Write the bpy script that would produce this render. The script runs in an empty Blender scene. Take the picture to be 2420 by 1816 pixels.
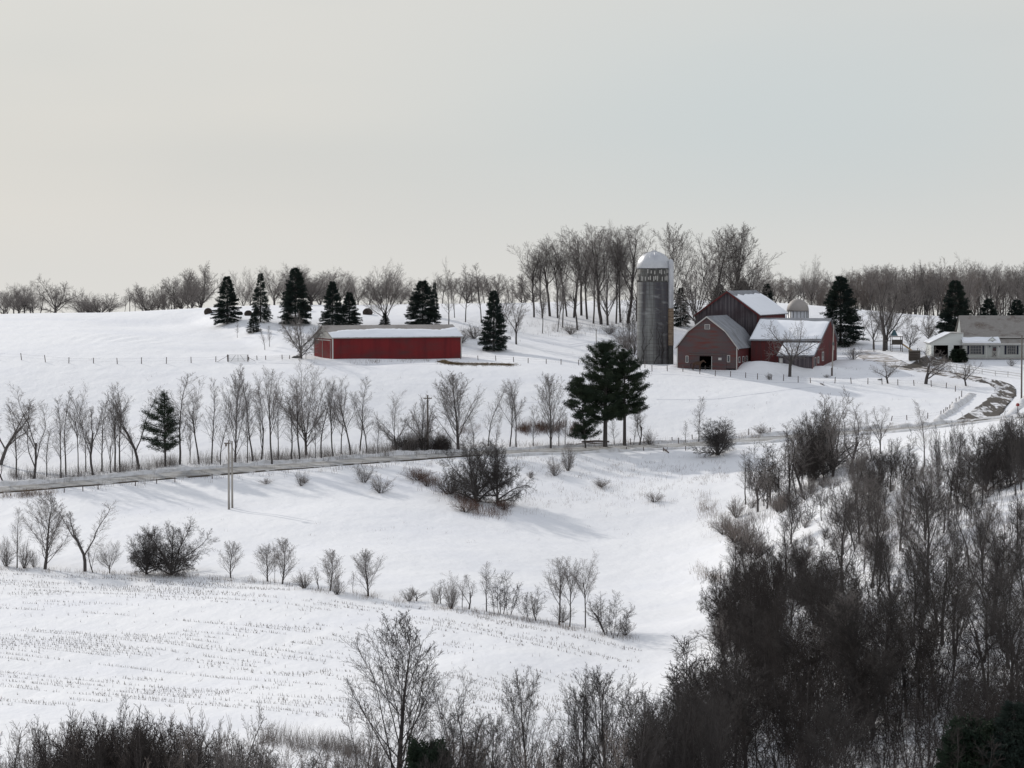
import bpy, math, random
import numpy as np
from mathutils import Vector, Matrix, noise as mnoise
random.seed(7); np.random.seed(7)
R = math.radians
sc = bpy.context.scene
# ------------------------------------------------------------------ camera
F = 6225.0                      # focal length in photograph pixels (2420 wide)
ZC = 36.0
PITCH = math.atan(258.0 / F)
CP, SP = math.cos(PITCH), math.sin(PITCH)
cam_d = bpy.data.cameras.new('camera'); cam = bpy.data.objects.new('camera', cam_d)
sc.collection.objects.link(cam); sc.camera = cam
cam.location = (0, 0, ZC); cam.rotation_euler = (math.pi / 2 - PITCH, 0, 0)
cam_d.sensor_width = 36; cam_d.lens = 36 * F / 2420.0
cam_d.clip_start = 1; cam_d.clip_end = 20000
# ------------------------------------------------------------------ world
SUN_EL, SUN_AZ = R(25), R(-37)          # azimuth measured from +Y, negative = left
w = bpy.data.worlds.new("World"); sc.world = w; w.use_nodes = True
nt = w.node_tree; nt.nodes.clear()
N = nt.nodes.new; LK = nt.links.new
wo = N('ShaderNodeOutputWorld'); bg = N('ShaderNodeBackground'); LK(bg.outputs[0], wo.inputs[0])
sky = N('ShaderNodeTexSky'); sky.sky_type = 'NISHITA'; sky.sun_disc = False
sky.sun_elevation = SUN_EL; sky.sun_rotation = SUN_AZ; sky.dust_density = 3.0
bg.inputs[1].default_value = 0.10
tc = N('ShaderNodeTexCoord'); mp = N('ShaderNodeMapping'); mp.inputs['Scale'].default_value = (2.2, 2.2, 9.0)
LK(tc.outputs['Generated'], mp.inputs[0])
nz = N('ShaderNodeTexNoise'); nz.inputs['Scale'].default_value = 1.6; nz.inputs['Detail'].default_value = 3
nz.inputs['Roughness'].default_value = 0.45
LK(mp.outputs[0], nz.inputs[0])
cr = N('ShaderNodeValToRGB')
cr.color_ramp.elements[0].position = 0.34; cr.color_ramp.elements[0].color = (6.15, 6.35, 6.33, 1)
cr.color_ramp.elements[1].position = 0.60; cr.color_ramp.elements[1].color = (6.75, 6.78, 6.60, 1)
LK(nz.outputs[0], cr.inputs[0])
mx = N('ShaderNodeMix'); mx.data_type = 'RGBA'; mx.inputs[0].default_value = 0.93
vd = N('ShaderNodeVectorMath'); vd.operation = 'DISTANCE'; vd.inputs[1].default_value = (0.10, 0.99, 0.062)   # thinner cloud, bluer
vs = N('ShaderNodeMapping'); vs.inputs['Scale'].default_value = (1, 1, 2.6); vs.inputs['Location'].default_value = (0, 0, -.08)
LK(tc.outputs['Generated'], vs.inputs[0]); LK(vs.outputs[0], vd.inputs[0])
vm = N('ShaderNodeMapRange'); vm.interpolation_type = 'SMOOTHSTEP'; vm.inputs[1].default_value = .01; vm.inputs[2].default_value = .21; vm.inputs[3].default_value = .8; vm.inputs[4].default_value = 0
LK(vd.outputs['Value'], vm.inputs[0])
m2 = N('ShaderNodeMix'); m2.data_type = 'RGBA'; m2.inputs[7].default_value = (5.85, 6.5, 6.75, 1); LK(vm.outputs[0], m2.inputs[0]); LK(cr.outputs[0], m2.inputs[6])
sx_ = N('ShaderNodeSeparateXYZ'); LK(tc.outputs['Generated'], sx_.inputs[0])
zr = N('ShaderNodeMapRange'); zr.interpolation_type = 'SMOOTHSTEP'; zr.inputs[1].default_value = .16; zr.inputs[2].default_value = .7; LK(sx_.outputs[2], zr.inputs[0])
m3 = N('ShaderNodeMix'); m3.data_type = 'RGBA'; m3.inputs[7].default_value = (6.3, 6.65, 7.35, 1); LK(zr.outputs[0], m3.inputs[0]); hr = N('ShaderNodeMapRange'); hr.interpolation_type = 'SMOOTHSTEP'; hr.inputs[1].default_value = .055; hr.inputs[2].default_value = -.03; hr.inputs[4].default_value = .9; LK(sx_.outputs[2], hr.inputs[0])
m4 = N('ShaderNodeMix'); m4.data_type = 'RGBA'; m4.inputs[7].default_value = (7.7, 7.65, 7.4, 1); LK(hr.outputs[0], m4.inputs[0]); LK(m2.outputs[2], m4.inputs[6]); LK(m4.outputs[2], m3.inputs[6])
LK(sky.outputs[0], mx.inputs[6]); LK(m3.outputs[2], mx.inputs[7]); LK(mx.outputs[2], bg.inputs[0])
# ------------------------------------------------------------------ sun
sd = bpy.data.lights.new('sun', 'SUN'); sd.energy = 2.7; sd.angle = R(0.9); sd.color = (1.0, 0.95, 0.88)
sun = bpy.data.objects.new('sun', sd); sc.collection.objects.link(sun)
sv = Vector((math.sin(SUN_AZ) * math.cos(SUN_EL), math.cos(SUN_AZ) * math.cos(SUN_EL), math.sin(SUN_EL)))
sun.rotation_euler = sv.to_track_quat('Z', 'Y').to_euler()
sc.view_settings.view_transform = 'Standard'; sc.view_settings.look = 'None'
sc.view_settings.exposure = 0.0; sc.view_settings.gamma = 1.0
sc.cycles.max_bounces = 5; sc.cycles.diffuse_bounces = 3; sc.cycles.glossy_bounces = 2; sc.cycles.transparent_max_bounces = 4

# ------------------------------------------------------------------ projection helpers
def at(u, v, Y):
    a = (u - 1210.0) / F; b = -(v - 908.0) / F
    d = np.array([a, CP + b * SP, -SP + b * CP]); d = d * (Y / d[1])
    return np.array([d[0], Y, d[2] + ZC])
def proj(x, y, z):
    z = z - ZC
    f = y * CP - z * SP; up = y * SP + z * CP
    return 1210 + F * x / f, 908 - F * up / f
# ------------------------------------------------------------------ terrain
cols = {
 0: [(1816,185),(1674,218),(1500,258),(1345,300),(1300,315),(1200,345),(1160,357),(1125,366),(1000,400),(900,425),(850,442),(800,470),(760,515),(744,545)],
 280: [(1816,184),(1674,216),(1500,254),(1352,293),(1250,325),(1150,352),(1125,360),(1000,398),(860,438),(800,468),(765,505),(737,545)],
 480: [(1816,183),(1700,208),(1560,238),(1362,287),(1300,306),(1203,338),(1120,361),(1090,369),(980,400),(860,438),(800,462),(760,492),(731,535)],
 640: [(1816,181),(1720,202),(1560,235),(1375,282),(1300,304),(1200,338),(1110,364),(1085,371),(980,400),(852,440),(815,458),(780,480),(755,495),(728,530)],
 790: [(1816,178),(1750,192),(1640,213),(1500,243),(1400,268),(1300,300),(1200,334),(1130,354),(1095,369),(1070,377),(950,410),(851,438),(840,452),(795,474),(760,492),(724,530)],
 960: [(1816,177),(1700,200),(1560,231),(1420,262),(1340,288),(1240,322),(1150,350),(1120,360),(1083,375),(1060,383),(950,411),(852,440),(843,455),(795,478),(760,496),(723,530)],
 1140: [(1816,176),(1700,198),(1560,226),(1443,253),(1380,276),(1280,312),(1200,336),(1120,363),(1072,380),(1055,387),(950,413),(860,441),(842,458),(790,485),(760,500),(722,530)],
 1300: [(1816,177),(1700,199),(1580,223),(1474,246),(1400,272),(1300,308),(1210,336),(1110,367),(1065,382),(1052,388),(950,414),(865,442),(840,460),(790,488),(722,530)],
 1450: [(1816,178),(1700,200),(1600,220),(1504,239),(1440,262),(1350,295),(1260,325),(1180,348),(1110,369),(1060,384),(1048,389),(950,415),(873,441),(855,455),(800,482),(722,530)],
 1600: [(1816,174),(1700,196),(1600,214),(1530,232),(1450,256),(1350,290),(1260,320),(1150,352),(1090,372),(1052,385),(1040,390),(950,415),(878,440),(863,448),(853,462),(790,492),(722,530)],
 1750: [(1816,168),(1600,203),(1500,228),(1420,250),(1340,276),(1260,305),(1190,335),(1110,363),(1062,378),(1040,386),(950,413),(885,438),(866,448),(856,462),(800,496),(722,532)],
 1900: [(1816,165),(1600,190),(1450,215),(1330,245),(1240,275),(1180,300),(1130,332),(1080,360),(1030,387),(950,412),(890,438),(868,447),(857,462),(800,495),(724,535)],
 2100: [(1816,160),(1600,180),(1450,203),(1300,232),(1200,262),(1120,295),(1060,330),(1018,386),(950,410),(890,435),(850,452),(830,466),(790,495),(745,535)],
 2280: [(1816,155),(1600,173),(1450,193),(1300,220),(1200,245),(1120,275),(1050,315),(1000,385),(950,408),(905,430),(862,444),(847,452),(836,468),(800,492),(765,530)],
 2430: [(1816,150),(1600,168),(1450,186),(1300,208),(1200,230),(1100,265),(1030,312),(985,385),(940,408),(895,430),(860,444),(847,452),(836,468),(800,492),(770,530)],
}
cp = []
for u, l in cols.items():
    for v, Y in l: cp.append(at(u, v, Y))
for x in np.linspace(-130, 130, 8): cp.append(np.array([x, 620, ZC - 11.5])); cp.append(np.array([x * 1.2, 700, ZC - 18]))
cp = np.array(cp)
def tps_k(d2): return 0.5 * d2 * np.log(d2 + 1e-9)
P2 = cp[:, :2] / 100.0; n = len(cp)
K = tps_k(((P2[:, None] - P2[None]) ** 2).sum(-1)) + np.eye(n) * 0.0006
Pm = np.hstack([np.ones((n, 1)), P2])
A = np.zeros((n + 3, n + 3)); A[:n, :n] = K; A[:n, n:] = Pm; A[n:, :n] = Pm.T
sol = np.linalg.solve(A, np.concatenate([cp[:, 2], np.zeros(3)]))
def tps(x, y):
    q = np.stack([x, y], -1) / 100.0; out = np.empty(len(q))
    for i in range(0, len(q), 20000):
        b = q[i:i + 20000]
        out[i:i + 20000] = tps_k(((b[:, None] - P2[None]) ** 2).sum(-1)) @ sol[:n] + sol[n] + b @ sol[n + 1:]
    return out
class VN:                                   # value noise
    def __init__(s, seed): s.g = np.random.RandomState(seed).rand(128, 128)
    def __call__(s, x, y):
        xi = np.floor(x).astype(int); yi = np.floor(y).astype(int); fx = x - xi; fy = y - yi
        fx = fx * fx * (3 - 2 * fx); fy = fy * fy * (3 - 2 * fy); g = s.g
        a = g[xi % 128, yi % 128]; b = g[(xi + 1) % 128, yi % 128]; c = g[xi % 128, (yi + 1) % 128]; d = g[(xi + 1) % 128, (yi + 1) % 128]
        return (a * (1 - fx) + b * fx) * (1 - fy) + (c * (1 - fx) + d * fx) * fy - 0.5
vn1, vn2, vn3 = VN(1), VN(2), VN(3)
def sstep(a, b, x):
    t = np.clip((x - a) / (b - a), 0, 1); return t * t * (3 - 2 * t)
MOUNDS = []                                  # (x, y, sx, sy, h)
for u, v, Y, sx, sy, h in [(1800,862,443,4.2,2.2,1.35),(1775,860,446,3,2,.8),(1840,868,441,3,1.6,.7),(1872,872,440,3.5,1.8,.9),(1945,873,440,2.6,1.6,.8),
                           (1985,876,439,3.5,1.6,.6),(2172,860,447,2.4,1.6,1.0),(2200,856,448,1.8,1.2,.6),(1905,866,442,2.5,1.4,.5),(1600,862,446,2,1.5,.5),
                           (2040,858,447,4,1.5,.5),(785,860,436,10,2.5,-.35)]:
    p = at(u, v, Y); MOUNDS.append((p[0], p[1], sx, sy, h))
rip = at(285, 800, 468); NA = at(478, 742, 520); NB = at(690, 833, 449)
def height(x, y):
    x = np.asarray(x, float); y = np.asarray(y, float)
    yc = np.clip(y, 120, 700); lim = 0.215 * yc + 6; xc = np.clip(x, -lim, lim)
    z = tps(xc.ravel(), yc.ravel()).reshape(xc.shape)
    near = ZC - 2.2 - 0.205 * y
    k = sstep(118, 152, y); z = z * k + near * (1 - k)
    z = z - np.clip(y - 700, 0, None) * 0.022
    amp = sstep(100, 200, y)
    z = z + amp * (vn1(x / 26, y / 18) * 0.55 + vn2(x / 11, y / 7) * 0.15 + vn3(x / 4, y / 2.6) * 0.05)
    e = np.exp(-(((x - rip[0]) / 9) ** 2 + ((y - rip[1]) / 10) ** 2))
    z = z + e * 0.13 * np.sin((x - rip[0]) * 1.9 + (y - rip[1]) * -0.32 + vn2(x / 5, y / 5) * 3)
    dx, dy = NB[0] - NA[0], NB[1] - NA[1]; ln = math.hypot(dx, dy)
    sd_ = ((x - NA[0]) * dy - (y - NA[1]) * dx) / ln; tt = ((x - NA[0]) * dx + (y - NA[1]) * dy) / ln
    sd_ = -sd_ if dy * 1.0 * 1 > 0 else sd_
    z = z - 1.5 * sstep(-2.5, 4.5, sd_) * (1 - sstep(8, 30, sd_)) * sstep(-8, 8, tt) * (1 - sstep(ln - 12, ln + 6, tt))
    for mx_, my, sx, sy, h in MOUNDS:
        z = z + h * np.exp(-((x - mx_) / sx) ** 2 - ((y - my) / sy) ** 2)
    return z
def axis(segs):
    out = []
    for a, b, s in segs: out += list(np.arange(a, b, s))
    return np.array(out)
def sym(m, s): return None
gx = axis([(-4000,-1000,500),(-1000,-300,70),(-300,-130,10),(-130,130,0.9),(130,300,10),(300,1000,70),(1000,4001,500)])
gy = axis([(-300,0,40),(0,120,8),(120,520,0.9),(520,720,5),(720,1500,40),(1500,9001,500)])
GX, GY = np.meshgrid(gx, gy)
GZ = height(GX, GY)
def ground(x, y):
    i = int(np.clip(np.searchsorted(gx, x) - 1, 0, len(gx) - 2)); j = int(np.clip(np.searchsorted(gy, y) - 1, 0, len(gy) - 2))
    fx = (x - gx[i]) / (gx[i + 1] - gx[i]); fy = (y - gy[j]) / (gy[j + 1] - gy[j])
    return (GZ[j, i] * (1 - fx) + GZ[j, i + 1] * fx) * (1 - fy) + (GZ[j + 1, i] * (1 - fx) + GZ[j + 1, i + 1] * fx) * fy
def groundv(x, y):
    i = np.clip(np.searchsorted(gx, x) - 1, 0, len(gx) - 2); j = np.clip(np.searchsorted(gy, y) - 1, 0, len(gy) - 2)
    fx = (x - gx[i]) / (gx[i + 1] - gx[i]); fy = (y - gy[j]) / (gy[j + 1] - gy[j])
    return (GZ[j, i] * (1 - fx) + GZ[j, i + 1] * fx) * (1 - fy) + (GZ[j + 1, i] * (1 - fx) + GZ[j + 1, i + 1] * fx) * fy
_Ys = np.arange(138, 560, 0.5)
def hit(u, v):
    """where the sight line through (u,v) meets the ground"""
    d = at(u, v, 1.0) - np.array([0, 0, ZC])
    xs = d[0] * _Ys; zs = ZC + d[2] * _Ys
    g = groundv(xs, _Ys); k = np.nonzero(zs <= g)[0]
    if len(k) == 0:
        Y = 535.0 if v < 1000 else 140.0
    else:
        Y = _Ys[k[0]] - 0.25
    x = d[0] * Y
    return np.array([x, Y, ground(x, Y)])

# ------------------------------------------------------------------ materials
def mat(name, col, rough=0.8, noise=None, metallic=0.0, bump=None, spec=0.3):
    """noise = list of (scale xyz, contrast lo, hi, colour) layered over the base"""
    m = bpy.data.materials.new(name); m.use_nodes = True; t = m.node_tree; b = t.nodes['Principled BSDF']
    b.inputs['Roughness'].default_value = rough; b.inputs['Metallic'].default_value = metallic
    b.inputs['Specular IOR Level'].default_value = spec
    b.inputs['Base Color'].default_value = (*col, 1)
    co = t.nodes.new('ShaderNodeTexCoord'); last = None
    for (s, lo, hi, c, det) in (noise or []):
        mp = t.nodes.new('ShaderNodeMapping'); mp.inputs['Scale'].default_value = s; t.links.new(co.outputs['Object'], mp.inputs[0])
        nz = t.nodes.new('ShaderNodeTexNoise'); nz.inputs['Scale'].default_value = 1; nz.inputs['Detail'].default_value = det
        t.links.new(mp.outputs[0], nz.inputs[0])
        mr = t.nodes.new('ShaderNodeMapRange'); mr.inputs[1].default_value = lo; mr.inputs[2].default_value = hi
        t.links.new(nz.outputs[0], mr.inputs[0])
        mi = t.nodes.new('ShaderNodeMix'); mi.data_type = 'RGBA'; mi.inputs[7].default_value = (*c, 1)
        if last is None: mi.inputs[6].default_value = (*col, 1)
        else: t.links.new(last, mi.inputs[6])
        t.links.new(mr.outputs[0], mi.inputs[0]); last = mi.outputs[2]
    if last is not None: t.links.new(last, b.inputs['Base Color'])
    if bump:
        h = None
        for (s, dist) in bump:
            mp = t.nodes.new('ShaderNodeMapping'); mp.inputs['Scale'].default_value = s; t.links.new(co.outputs['Object'], mp.inputs[0])
            nz = t.nodes.new('ShaderNodeTexNoise'); nz.inputs['Scale'].default_value = 1; nz.inputs['Detail'].default_value = 3
            t.links.new(mp.outputs[0], nz.inputs[0])
            bu = t.nodes.new('ShaderNodeBump'); bu.inputs['Strength'].default_value = 1; bu.inputs['Distance'].default_value = dist
            t.links.new(nz.outputs[0], bu.inputs['Height'])
            if h is not None: t.links.new(h, bu.inputs['Normal'])
            h = bu.outputs[0]
        t.links.new(h, b.inputs['Normal'])
    return m
M = {}
M['snow'] = mat('snow', (.79, .795, .812), .7, [((.05, .09, .05), .45, .75, (.745, .755, .79), 4), ((.9, .5, .9), .66, .8, (.70, .70, .72), 5)],
                bump=[((.35, .22, .35), .25), ((1.6, 1.0, 1.6), .05), ((6, 4, 6), .012)], spec=.2)
M['roof_snow'] = mat('roof_snow', (.82, .84, .88), .7, bump=[((1.2, 1.2, 1.2), .04)], spec=.2)
M['bark'] = mat('bark', (.075, .068, .066), .95, [((.6, .6, .25), .4, .7, (.11, .10, .096), 2)], spec=.1)
M['bark_grey'] = mat('bark_grey', (.105, .095, .090), .95, spec=.1)
M['twig'] = mat('twig', (.20, .182, .172), .95, spec=.1)
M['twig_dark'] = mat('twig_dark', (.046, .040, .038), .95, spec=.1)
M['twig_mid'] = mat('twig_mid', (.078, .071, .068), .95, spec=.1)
M['twig_brown'] = mat('twig_brown', (.19, .162, .146), .95, spec=.1)
M['needle'] = mat('needle', (.022, .036, .026), .8, [((.5, .5, .7), .35, .7, (.036, .052, .030), 3)], spec=.15)
M['needle_blue'] = mat('needle_blue', (.019, .031, .029), .8, [((.5, .5, .7), .35, .7, (.036, .050, .038), 3)], spec=.15)
M['pine'] = mat('pine_needle', (.022, .036, .024), .8, [((.4, .4, .6), .35, .7, (.042, .056, .032), 3)], spec=.15)
M['red'] = mat('red_paint', (.18, .026, .028), .85, [((1.1, 1.1, .12), .40, .72, (.125, .022, .025), 4), ((.25, .25, .6), .45, .75, (.10, .038, .038), 5)], bump=[((3.2, 3.2, .05), .015)], spec=.08)
M['red_lit'] = M['red']
M['red_barn'] = mat('red_barn_board', (.125, .026, .026), .8, [((3, 3, .25), .40, .7, (.075, .034, .036), 5), ((.5, .5, .3), .5, .75, (.07, .035, .035), 4)], bump=[((4, 4, .1), .02)], spec=.2)
M['red_worn'] = mat('worn_red_board', (.125, .045, .040), .9, [((.35, .35, 2.2), .33, .60, (.092, .074, .074), 5), ((.4, .4, .3), .45, .7, (.085, .07, .075), 4)], bump=[((.3, .3, 5), .02)], spec=.2)
M['grey_board'] = mat('grey_barn_board', (.062, .054, .062), .9, [((3.2, 3.2, .12), .42, .62, (.125, .110, .118), 4), ((.3, .3, .3), .5, .75, (.05, .035, .04), 3)], bump=[((5, 5, .1), .03)], spec=.15)
M['metal_roof'] = mat('metal_roof', (.33, .305, .285), .6, [((.5, .5, .5), .45, .75, (.26, .235, .215), 4)], spec=.3)
M['grey_roof'] = mat('grey_roof', (.22, .23, .25), .75, [((.6, .6, .6), .45, .7, (.15, .15, .16), 5), ((.35, 3, .35), .55, .75, (.34, .35, .38), 3)], spec=.3)
M['shingle'] = mat('shingle', (.25, .235, .22), .85, [((.5, .5, 1.1), .50, .72, (.14, .115, .10), 5), ((3, 3, 3), .5, .8, (.30, .29, .27), 3)], bump=[((4, 4, 4), .02)], spec=.15)
M['white'] = mat('white_siding', (.62, .64, .62), .6, [((.2, .2, 5.5), .5, .8, (.52, .54, .53), 1)], bump=[((.1, .1, 5), .02)])
M['trim'] = mat('white_trim', (.46, .45, .43), .6, [((2, 2, 2), .5, .8, (.42, .40, .38), 3)])
M['gable_grey'] = mat('gable_metal', (.46, .46, .43), .55, [((1, 1, .3), .4, .8, (.38, .38, .36), 2)])
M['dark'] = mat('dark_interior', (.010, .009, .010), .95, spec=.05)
M['glass'] = mat('window_glass', (.03, .035, .045), .1, spec=.6)
M['shutter'] = mat('shutter', (.02, .022, .045), .6)
M['pole'] = mat('pole_wood', (.17, .145, .125), .9, [((3, 3, .5), .4, .7, (.10, .085, .075), 3)], spec=.1)
M['pole_grey'] = mat('pole_grey', (.36, .34, .31), .9, [((3, 3, .4), .4, .7, (.24, .22, .20), 3)], spec=.1)
M['post'] = mat('post_wood', (.12, .10, .095), .9, spec=.1)
M['galv'] = mat('galvanised', (.50, .51, .53), .42, [((.7, .7, .7), .45, .75, (.40, .41, .44), 3)], metallic=.35, spec=.5)
M['stave'] = mat('silo_stave', (.19, .195, .19), .85, [((.42, .42, .045), .40, .60, (.065, .062, .070), 5), ((.5, .5, 1.1), .55, .85, (.28, .285, .28), 4), ((2.5, 2.5, .12), .5, .75, (.06, .055, .055), 4)], bump=[((4, 4, 2.5), .02)], spec=.2)
M['pale_stave'] = mat('pale_stave', (.34, .33, .31), .8)
M['rust'] = mat('rust_hoop', (.10, .085, .08), .8)
M['chute_rust'] = mat('chute_rust', (.26, .20, .14), .8, [((1, 1, 6), .4, .7, (.12, .08, .06), 3)])
M['track'] = mat('snow_track', (.60, .61, .65), .8, [((.8, 2, 1), .45, .65, (.74, .745, .77), 4)])
M['bank_snow'] = mat('ploughed_snow', (.66, .66, .67), .85, [((1.2, 1.2, 1.2), .45, .7, (.46, .45, .44), 5)], bump=[((2, 2, 2), .12)])
M['road'] = mat('road_snow_dirt', (.30, .295, .285), .9, [((.25, .9, .3), .42, .66, (.50, .50, .50), 5), ((1.5, 2.5, 1), .50, .75, (.26, .245, .23), 5)], bump=[((1.2, 2, 1), .08)], spec=.15)
M['mud'] = mat('road_mud', (.062, .052, .042), .85, [((.85, .13, .5), .50, .56, (.70, .705, .73), 6), ((1.1, 1.1, 1), .45, .7, (.055, .05, .05), 4)], bump=[((1.5, 1.5, 1), .1)], spec=.3)
M['lane'] = mat('lane_slush', (.40, .37, .34), .85, [((.6, .6, .6), .40, .50, (.72, .72, .74), 5), ((.5, 1.6, 1), .50, .62, (.17, .14, .12), 4)], bump=[((1.5, 1.5, 1), .08)], spec=.3)
M['edge'] = mat('ditch_edge', (.075, .065, .055), .95, [((.5, .8, .5), .55, .62, (.5, .5, .5), 4)], spec=.1)
M['hay'] = mat('old_hay', (.040, .034, .030), .95, [((3, 3, 3), .4, .7, (.07, .058, .05), 4)], bump=[((6, 6, 6), .05)], spec=.05)
M['weed'] = mat('dry_weed', (.16, .115, .085), .95, spec=.05)
M['weed_red'] = mat('red_weed', (.13, .082, .065), .95, spec=.05)
M['stubble'] = mat('corn_stubble', (.165, .14, .122), .95, spec=.05)
M['straw'] = mat('straw', (.22, .165, .10), .95, [((2, 2, 2), .4, .65, (.10, .075, .05), 4)], spec=.05)
M['horse'] = mat('horse_coat', (.055, .028, .016), .6)
M['mane'] = mat('horse_mane', (.012, .010, .009), .8)
M['slide'] = mat('yellow_slide', (.42, .30, .16), .5)
M['teal'] = mat('teal_canvas', (.05, .10, .12), .7)
M['box'] = mat('brown_box', (.06, .05, .042), .8)
M['vine'] = mat('vine', (.035, .032, .03), .95)
M['gate'] = mat('gate_metal', (.10, .11, .11), .6, metallic=.2)
M['birdred'] = mat('red_box', (.20, .03, .03), .7)

# ------------------------------------------------------------------ mesh + object helpers
C = sc.collection
class MB:
    def __init__(s): s.v = []; s.f = []
    def add(s, vs, fs):
        o = len(s.v); s.v += [tuple(map(float, p)) for p in vs]; s.f += [tuple(i + o for i in f) for f in fs]; return s
    def box(s, x0, x1, y0, y1, z0, z1):
        return s.add([(x0,y0,z0),(x1,y0,z0),(x1,y1,z0),(x0,y1,z0),(x0,y0,z1),(x1,y0,z1),(x1,y1,z1),(x0,y1,z1)],
                     [(0,3,2,1),(4,5,6,7),(0,1,5,4),(1,2,6,5),(2,3,7,6),(3,0,4,7)])
    def prism(s, poly, axis, a, b):
        """poly in the two other axes, extruded along axis from a to b"""
        n = len(poly)
        def P(q, t): return (t, q[0], q[1]) if axis == 'x' else ((q[0], t, q[1]) if axis == 'y' else (q[0], q[1], t))
        return s.add([P(q, a) for q in poly] + [P(q, b) for q in poly],
                     [tuple(range(n)), tuple(range(2 * n - 1, n - 1, -1))] + [(i, (i + 1) % n, n + (i + 1) % n, n + i)[::-1] for i in range(n)])
    def tube(s, pts, rad, k=6, cap=True):
        pts = [Vector(p) for p in pts]; n = len(pts)
        if not hasattr(rad, '__len__'): rad = [rad] * n
        vs = []; fs = []
        for i, p in enumerate(pts):
            d = (pts[min(i + 1, n - 1)] - pts[max(i - 1, 0)]).normalized()
            a = d.cross(Vector((0, 0, 1)) if abs(d.z) < .9 else Vector((1, 0, 0))).normalized(); b = d.cross(a)
            for j in range(k):
                t = 2 * math.pi * j / k; vs.append(p + (a * math.cos(t) + b * math.sin(t)) * rad[i])
        for i in range(n - 1):
            for j in range(k): fs.append((i*k+j, i*k+(j+1)%k, (i+1)*k+(j+1)%k, (i+1)*k+j))
        if cap: fs.append(tuple(range(k))[::-1]); fs.append(tuple(range((n-1)*k, n*k)))
        return s.add(vs, fs)
    def lathe(s, prof, k=32, cx=0, cy=0):
        n = len(prof); vs = []; fs = []
        for r, z in prof:
            for j in range(k):
                t = 2 * math.pi * j / k; vs.append((cx + r * math.cos(t), cy + r * math.sin(t), z))
        for i in range(n - 1):
            for j in range(k): fs.append((i*k+j, i*k+(j+1)%k, (i+1)*k+(j+1)%k, (i+1)*k+j))
        fs.append(tuple(range(k))[::-1]); fs.append(tuple(range((n-1)*k, n*k)))
        return s.add(vs, fs)
    def mesh(s, name, m, smooth=False):
        me = bpy.data.meshes.new(name); me.from_pydata(s.v, [], s.f); me.materials.append(m)
        if smooth: me.polygons.foreach_set('use_smooth', [True] * len(me.polygons))
        me.update(); return me
def link(name, me, parent=None):
    o = bpy.data.objects.new(name, me); C.objects.link(o)
    if parent is not None: o.parent = parent
    return o
def part(name, mb, m, parent=None, smooth=False, label=None):
    o = link(name, mb.mesh(name, M[m], smooth), parent)
    if label: o['label'] = label
    return o
def tag(o, label, cat, group=None):
    o['label'] = label; o['category'] = cat
    if group: o['group'] = group
    return o
def thing(name, label, cat, loc=(0, 0, 0), rz=0, group=None):
    o = link(name, None); o.location = tuple(map(float, loc)); o.rotation_euler = (0, 0, rz); return tag(o, label, cat, group)
def npmesh(name, V, Fq, m, smooth=False):
    """fast mesh from arrays; Fq (n,3) or (n,4)"""
    V = np.asarray(V, np.float32); Fq = np.asarray(Fq, np.int32); k = Fq.shape[1]
    me = bpy.data.meshes.new(name); me.vertices.add(len(V)); me.vertices.foreach_set('co', V.ravel())
    me.loops.add(Fq.size); me.loops.foreach_set('vertex_index', Fq.ravel())
    me.polygons.add(len(Fq)); me.polygons.foreach_set('loop_start', np.arange(len(Fq), dtype=np.int32) * k)
    me.polygons.foreach_set('loop_total', np.full(len(Fq), k, np.int32))
    if smooth: me.polygons.foreach_set('use_smooth', np.ones(len(Fq), bool))
    me.materials.append(m); me.update(calc_edges=True); me.validate(); return me

# ------------------------------------------------------------------ ground sheet
ny, nx = GX.shape
V = np.stack([GX.ravel(), GY.ravel(), GZ.ravel()], -1)
ii = (np.arange(ny - 1)[:, None] * nx + np.arange(nx - 1)[None]).ravel()
Fq = np.stack([ii, ii + 1, ii + nx + 1, ii + nx], -1)
g = link('ground', npmesh('ground', V, Fq, M['snow'], True)); g['kind'] = 'structure'

# ------------------------------------------------------------------ roads
def smooth_path(pts, step=1.2):
    P = [np.array(p, float) for p in pts]; P = [P[0]] + P + [P[-1]]; out = []
    for i in range(1, len(P) - 2):
        n = max(2, int(np.linalg.norm(P[i + 1] - P[i]) / step))
        for k in range(n):
            t = k / n
            out.append(0.5 * ((2 * P[i]) + (-P[i-1] + P[i+1]) * t + (2*P[i-1] - 5*P[i] + 4*P[i+1] - P[i+2]) * t*t + (-P[i-1] + 3*P[i] - 3*P[i+1] + P[i+2]) * t**3))
    out.append(P[-2]); return np.array(out)
def ribbon(name, pix, width, m, lift=0.05, across=8, jitter=0.25, kind='structure', thick=.25, off=0.0):
    W = np.array([hit(u, v)[:2] for u, v in pix]); path = smooth_path(W, 0.8)
    d = np.gradient(path, axis=0); d /= np.linalg.norm(d, axis=1)[:, None] + 1e-9; nrm = np.stack([-d[:, 1], d[:, 0]], -1)
    if not hasattr(width, '__len__'): width = [width] * len(pix)
    s = np.linspace(0, len(width) - 1, len(path)); wd = np.interp(s, range(len(width)), width)
    vs = []; n = len(path)
    for j in range(across + 1):
        f = j / across * 2 - 1
        e = (vn2(np.arange(n) / 3.0 + j * 50 + 9, np.full(n, j * 3.3)) * jitter * 2) * (abs(f) > .95)
        q = path + nrm * ((wd / 2 * f) + e + off)[:, None]
        z = groundv(q[:, 0], q[:, 1]) + lift - (thick if abs(f) > .95 else 0) * 1.0
        vs.append(np.stack([q[:, 0], q[:, 1], z], -1))
    V = np.concatenate(vs); idx = []
    for j in range(across):
        a = j * n + np.arange(n - 1); idx.append(np.stack([a, a + 1, a + n + 1, a + n], -1))
    Fq = np.concatenate(idx)[:, ::-1]
    o = link(name, npmesh(name, V, Fq, M[m], True)); o['kind'] = kind; return o
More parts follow.
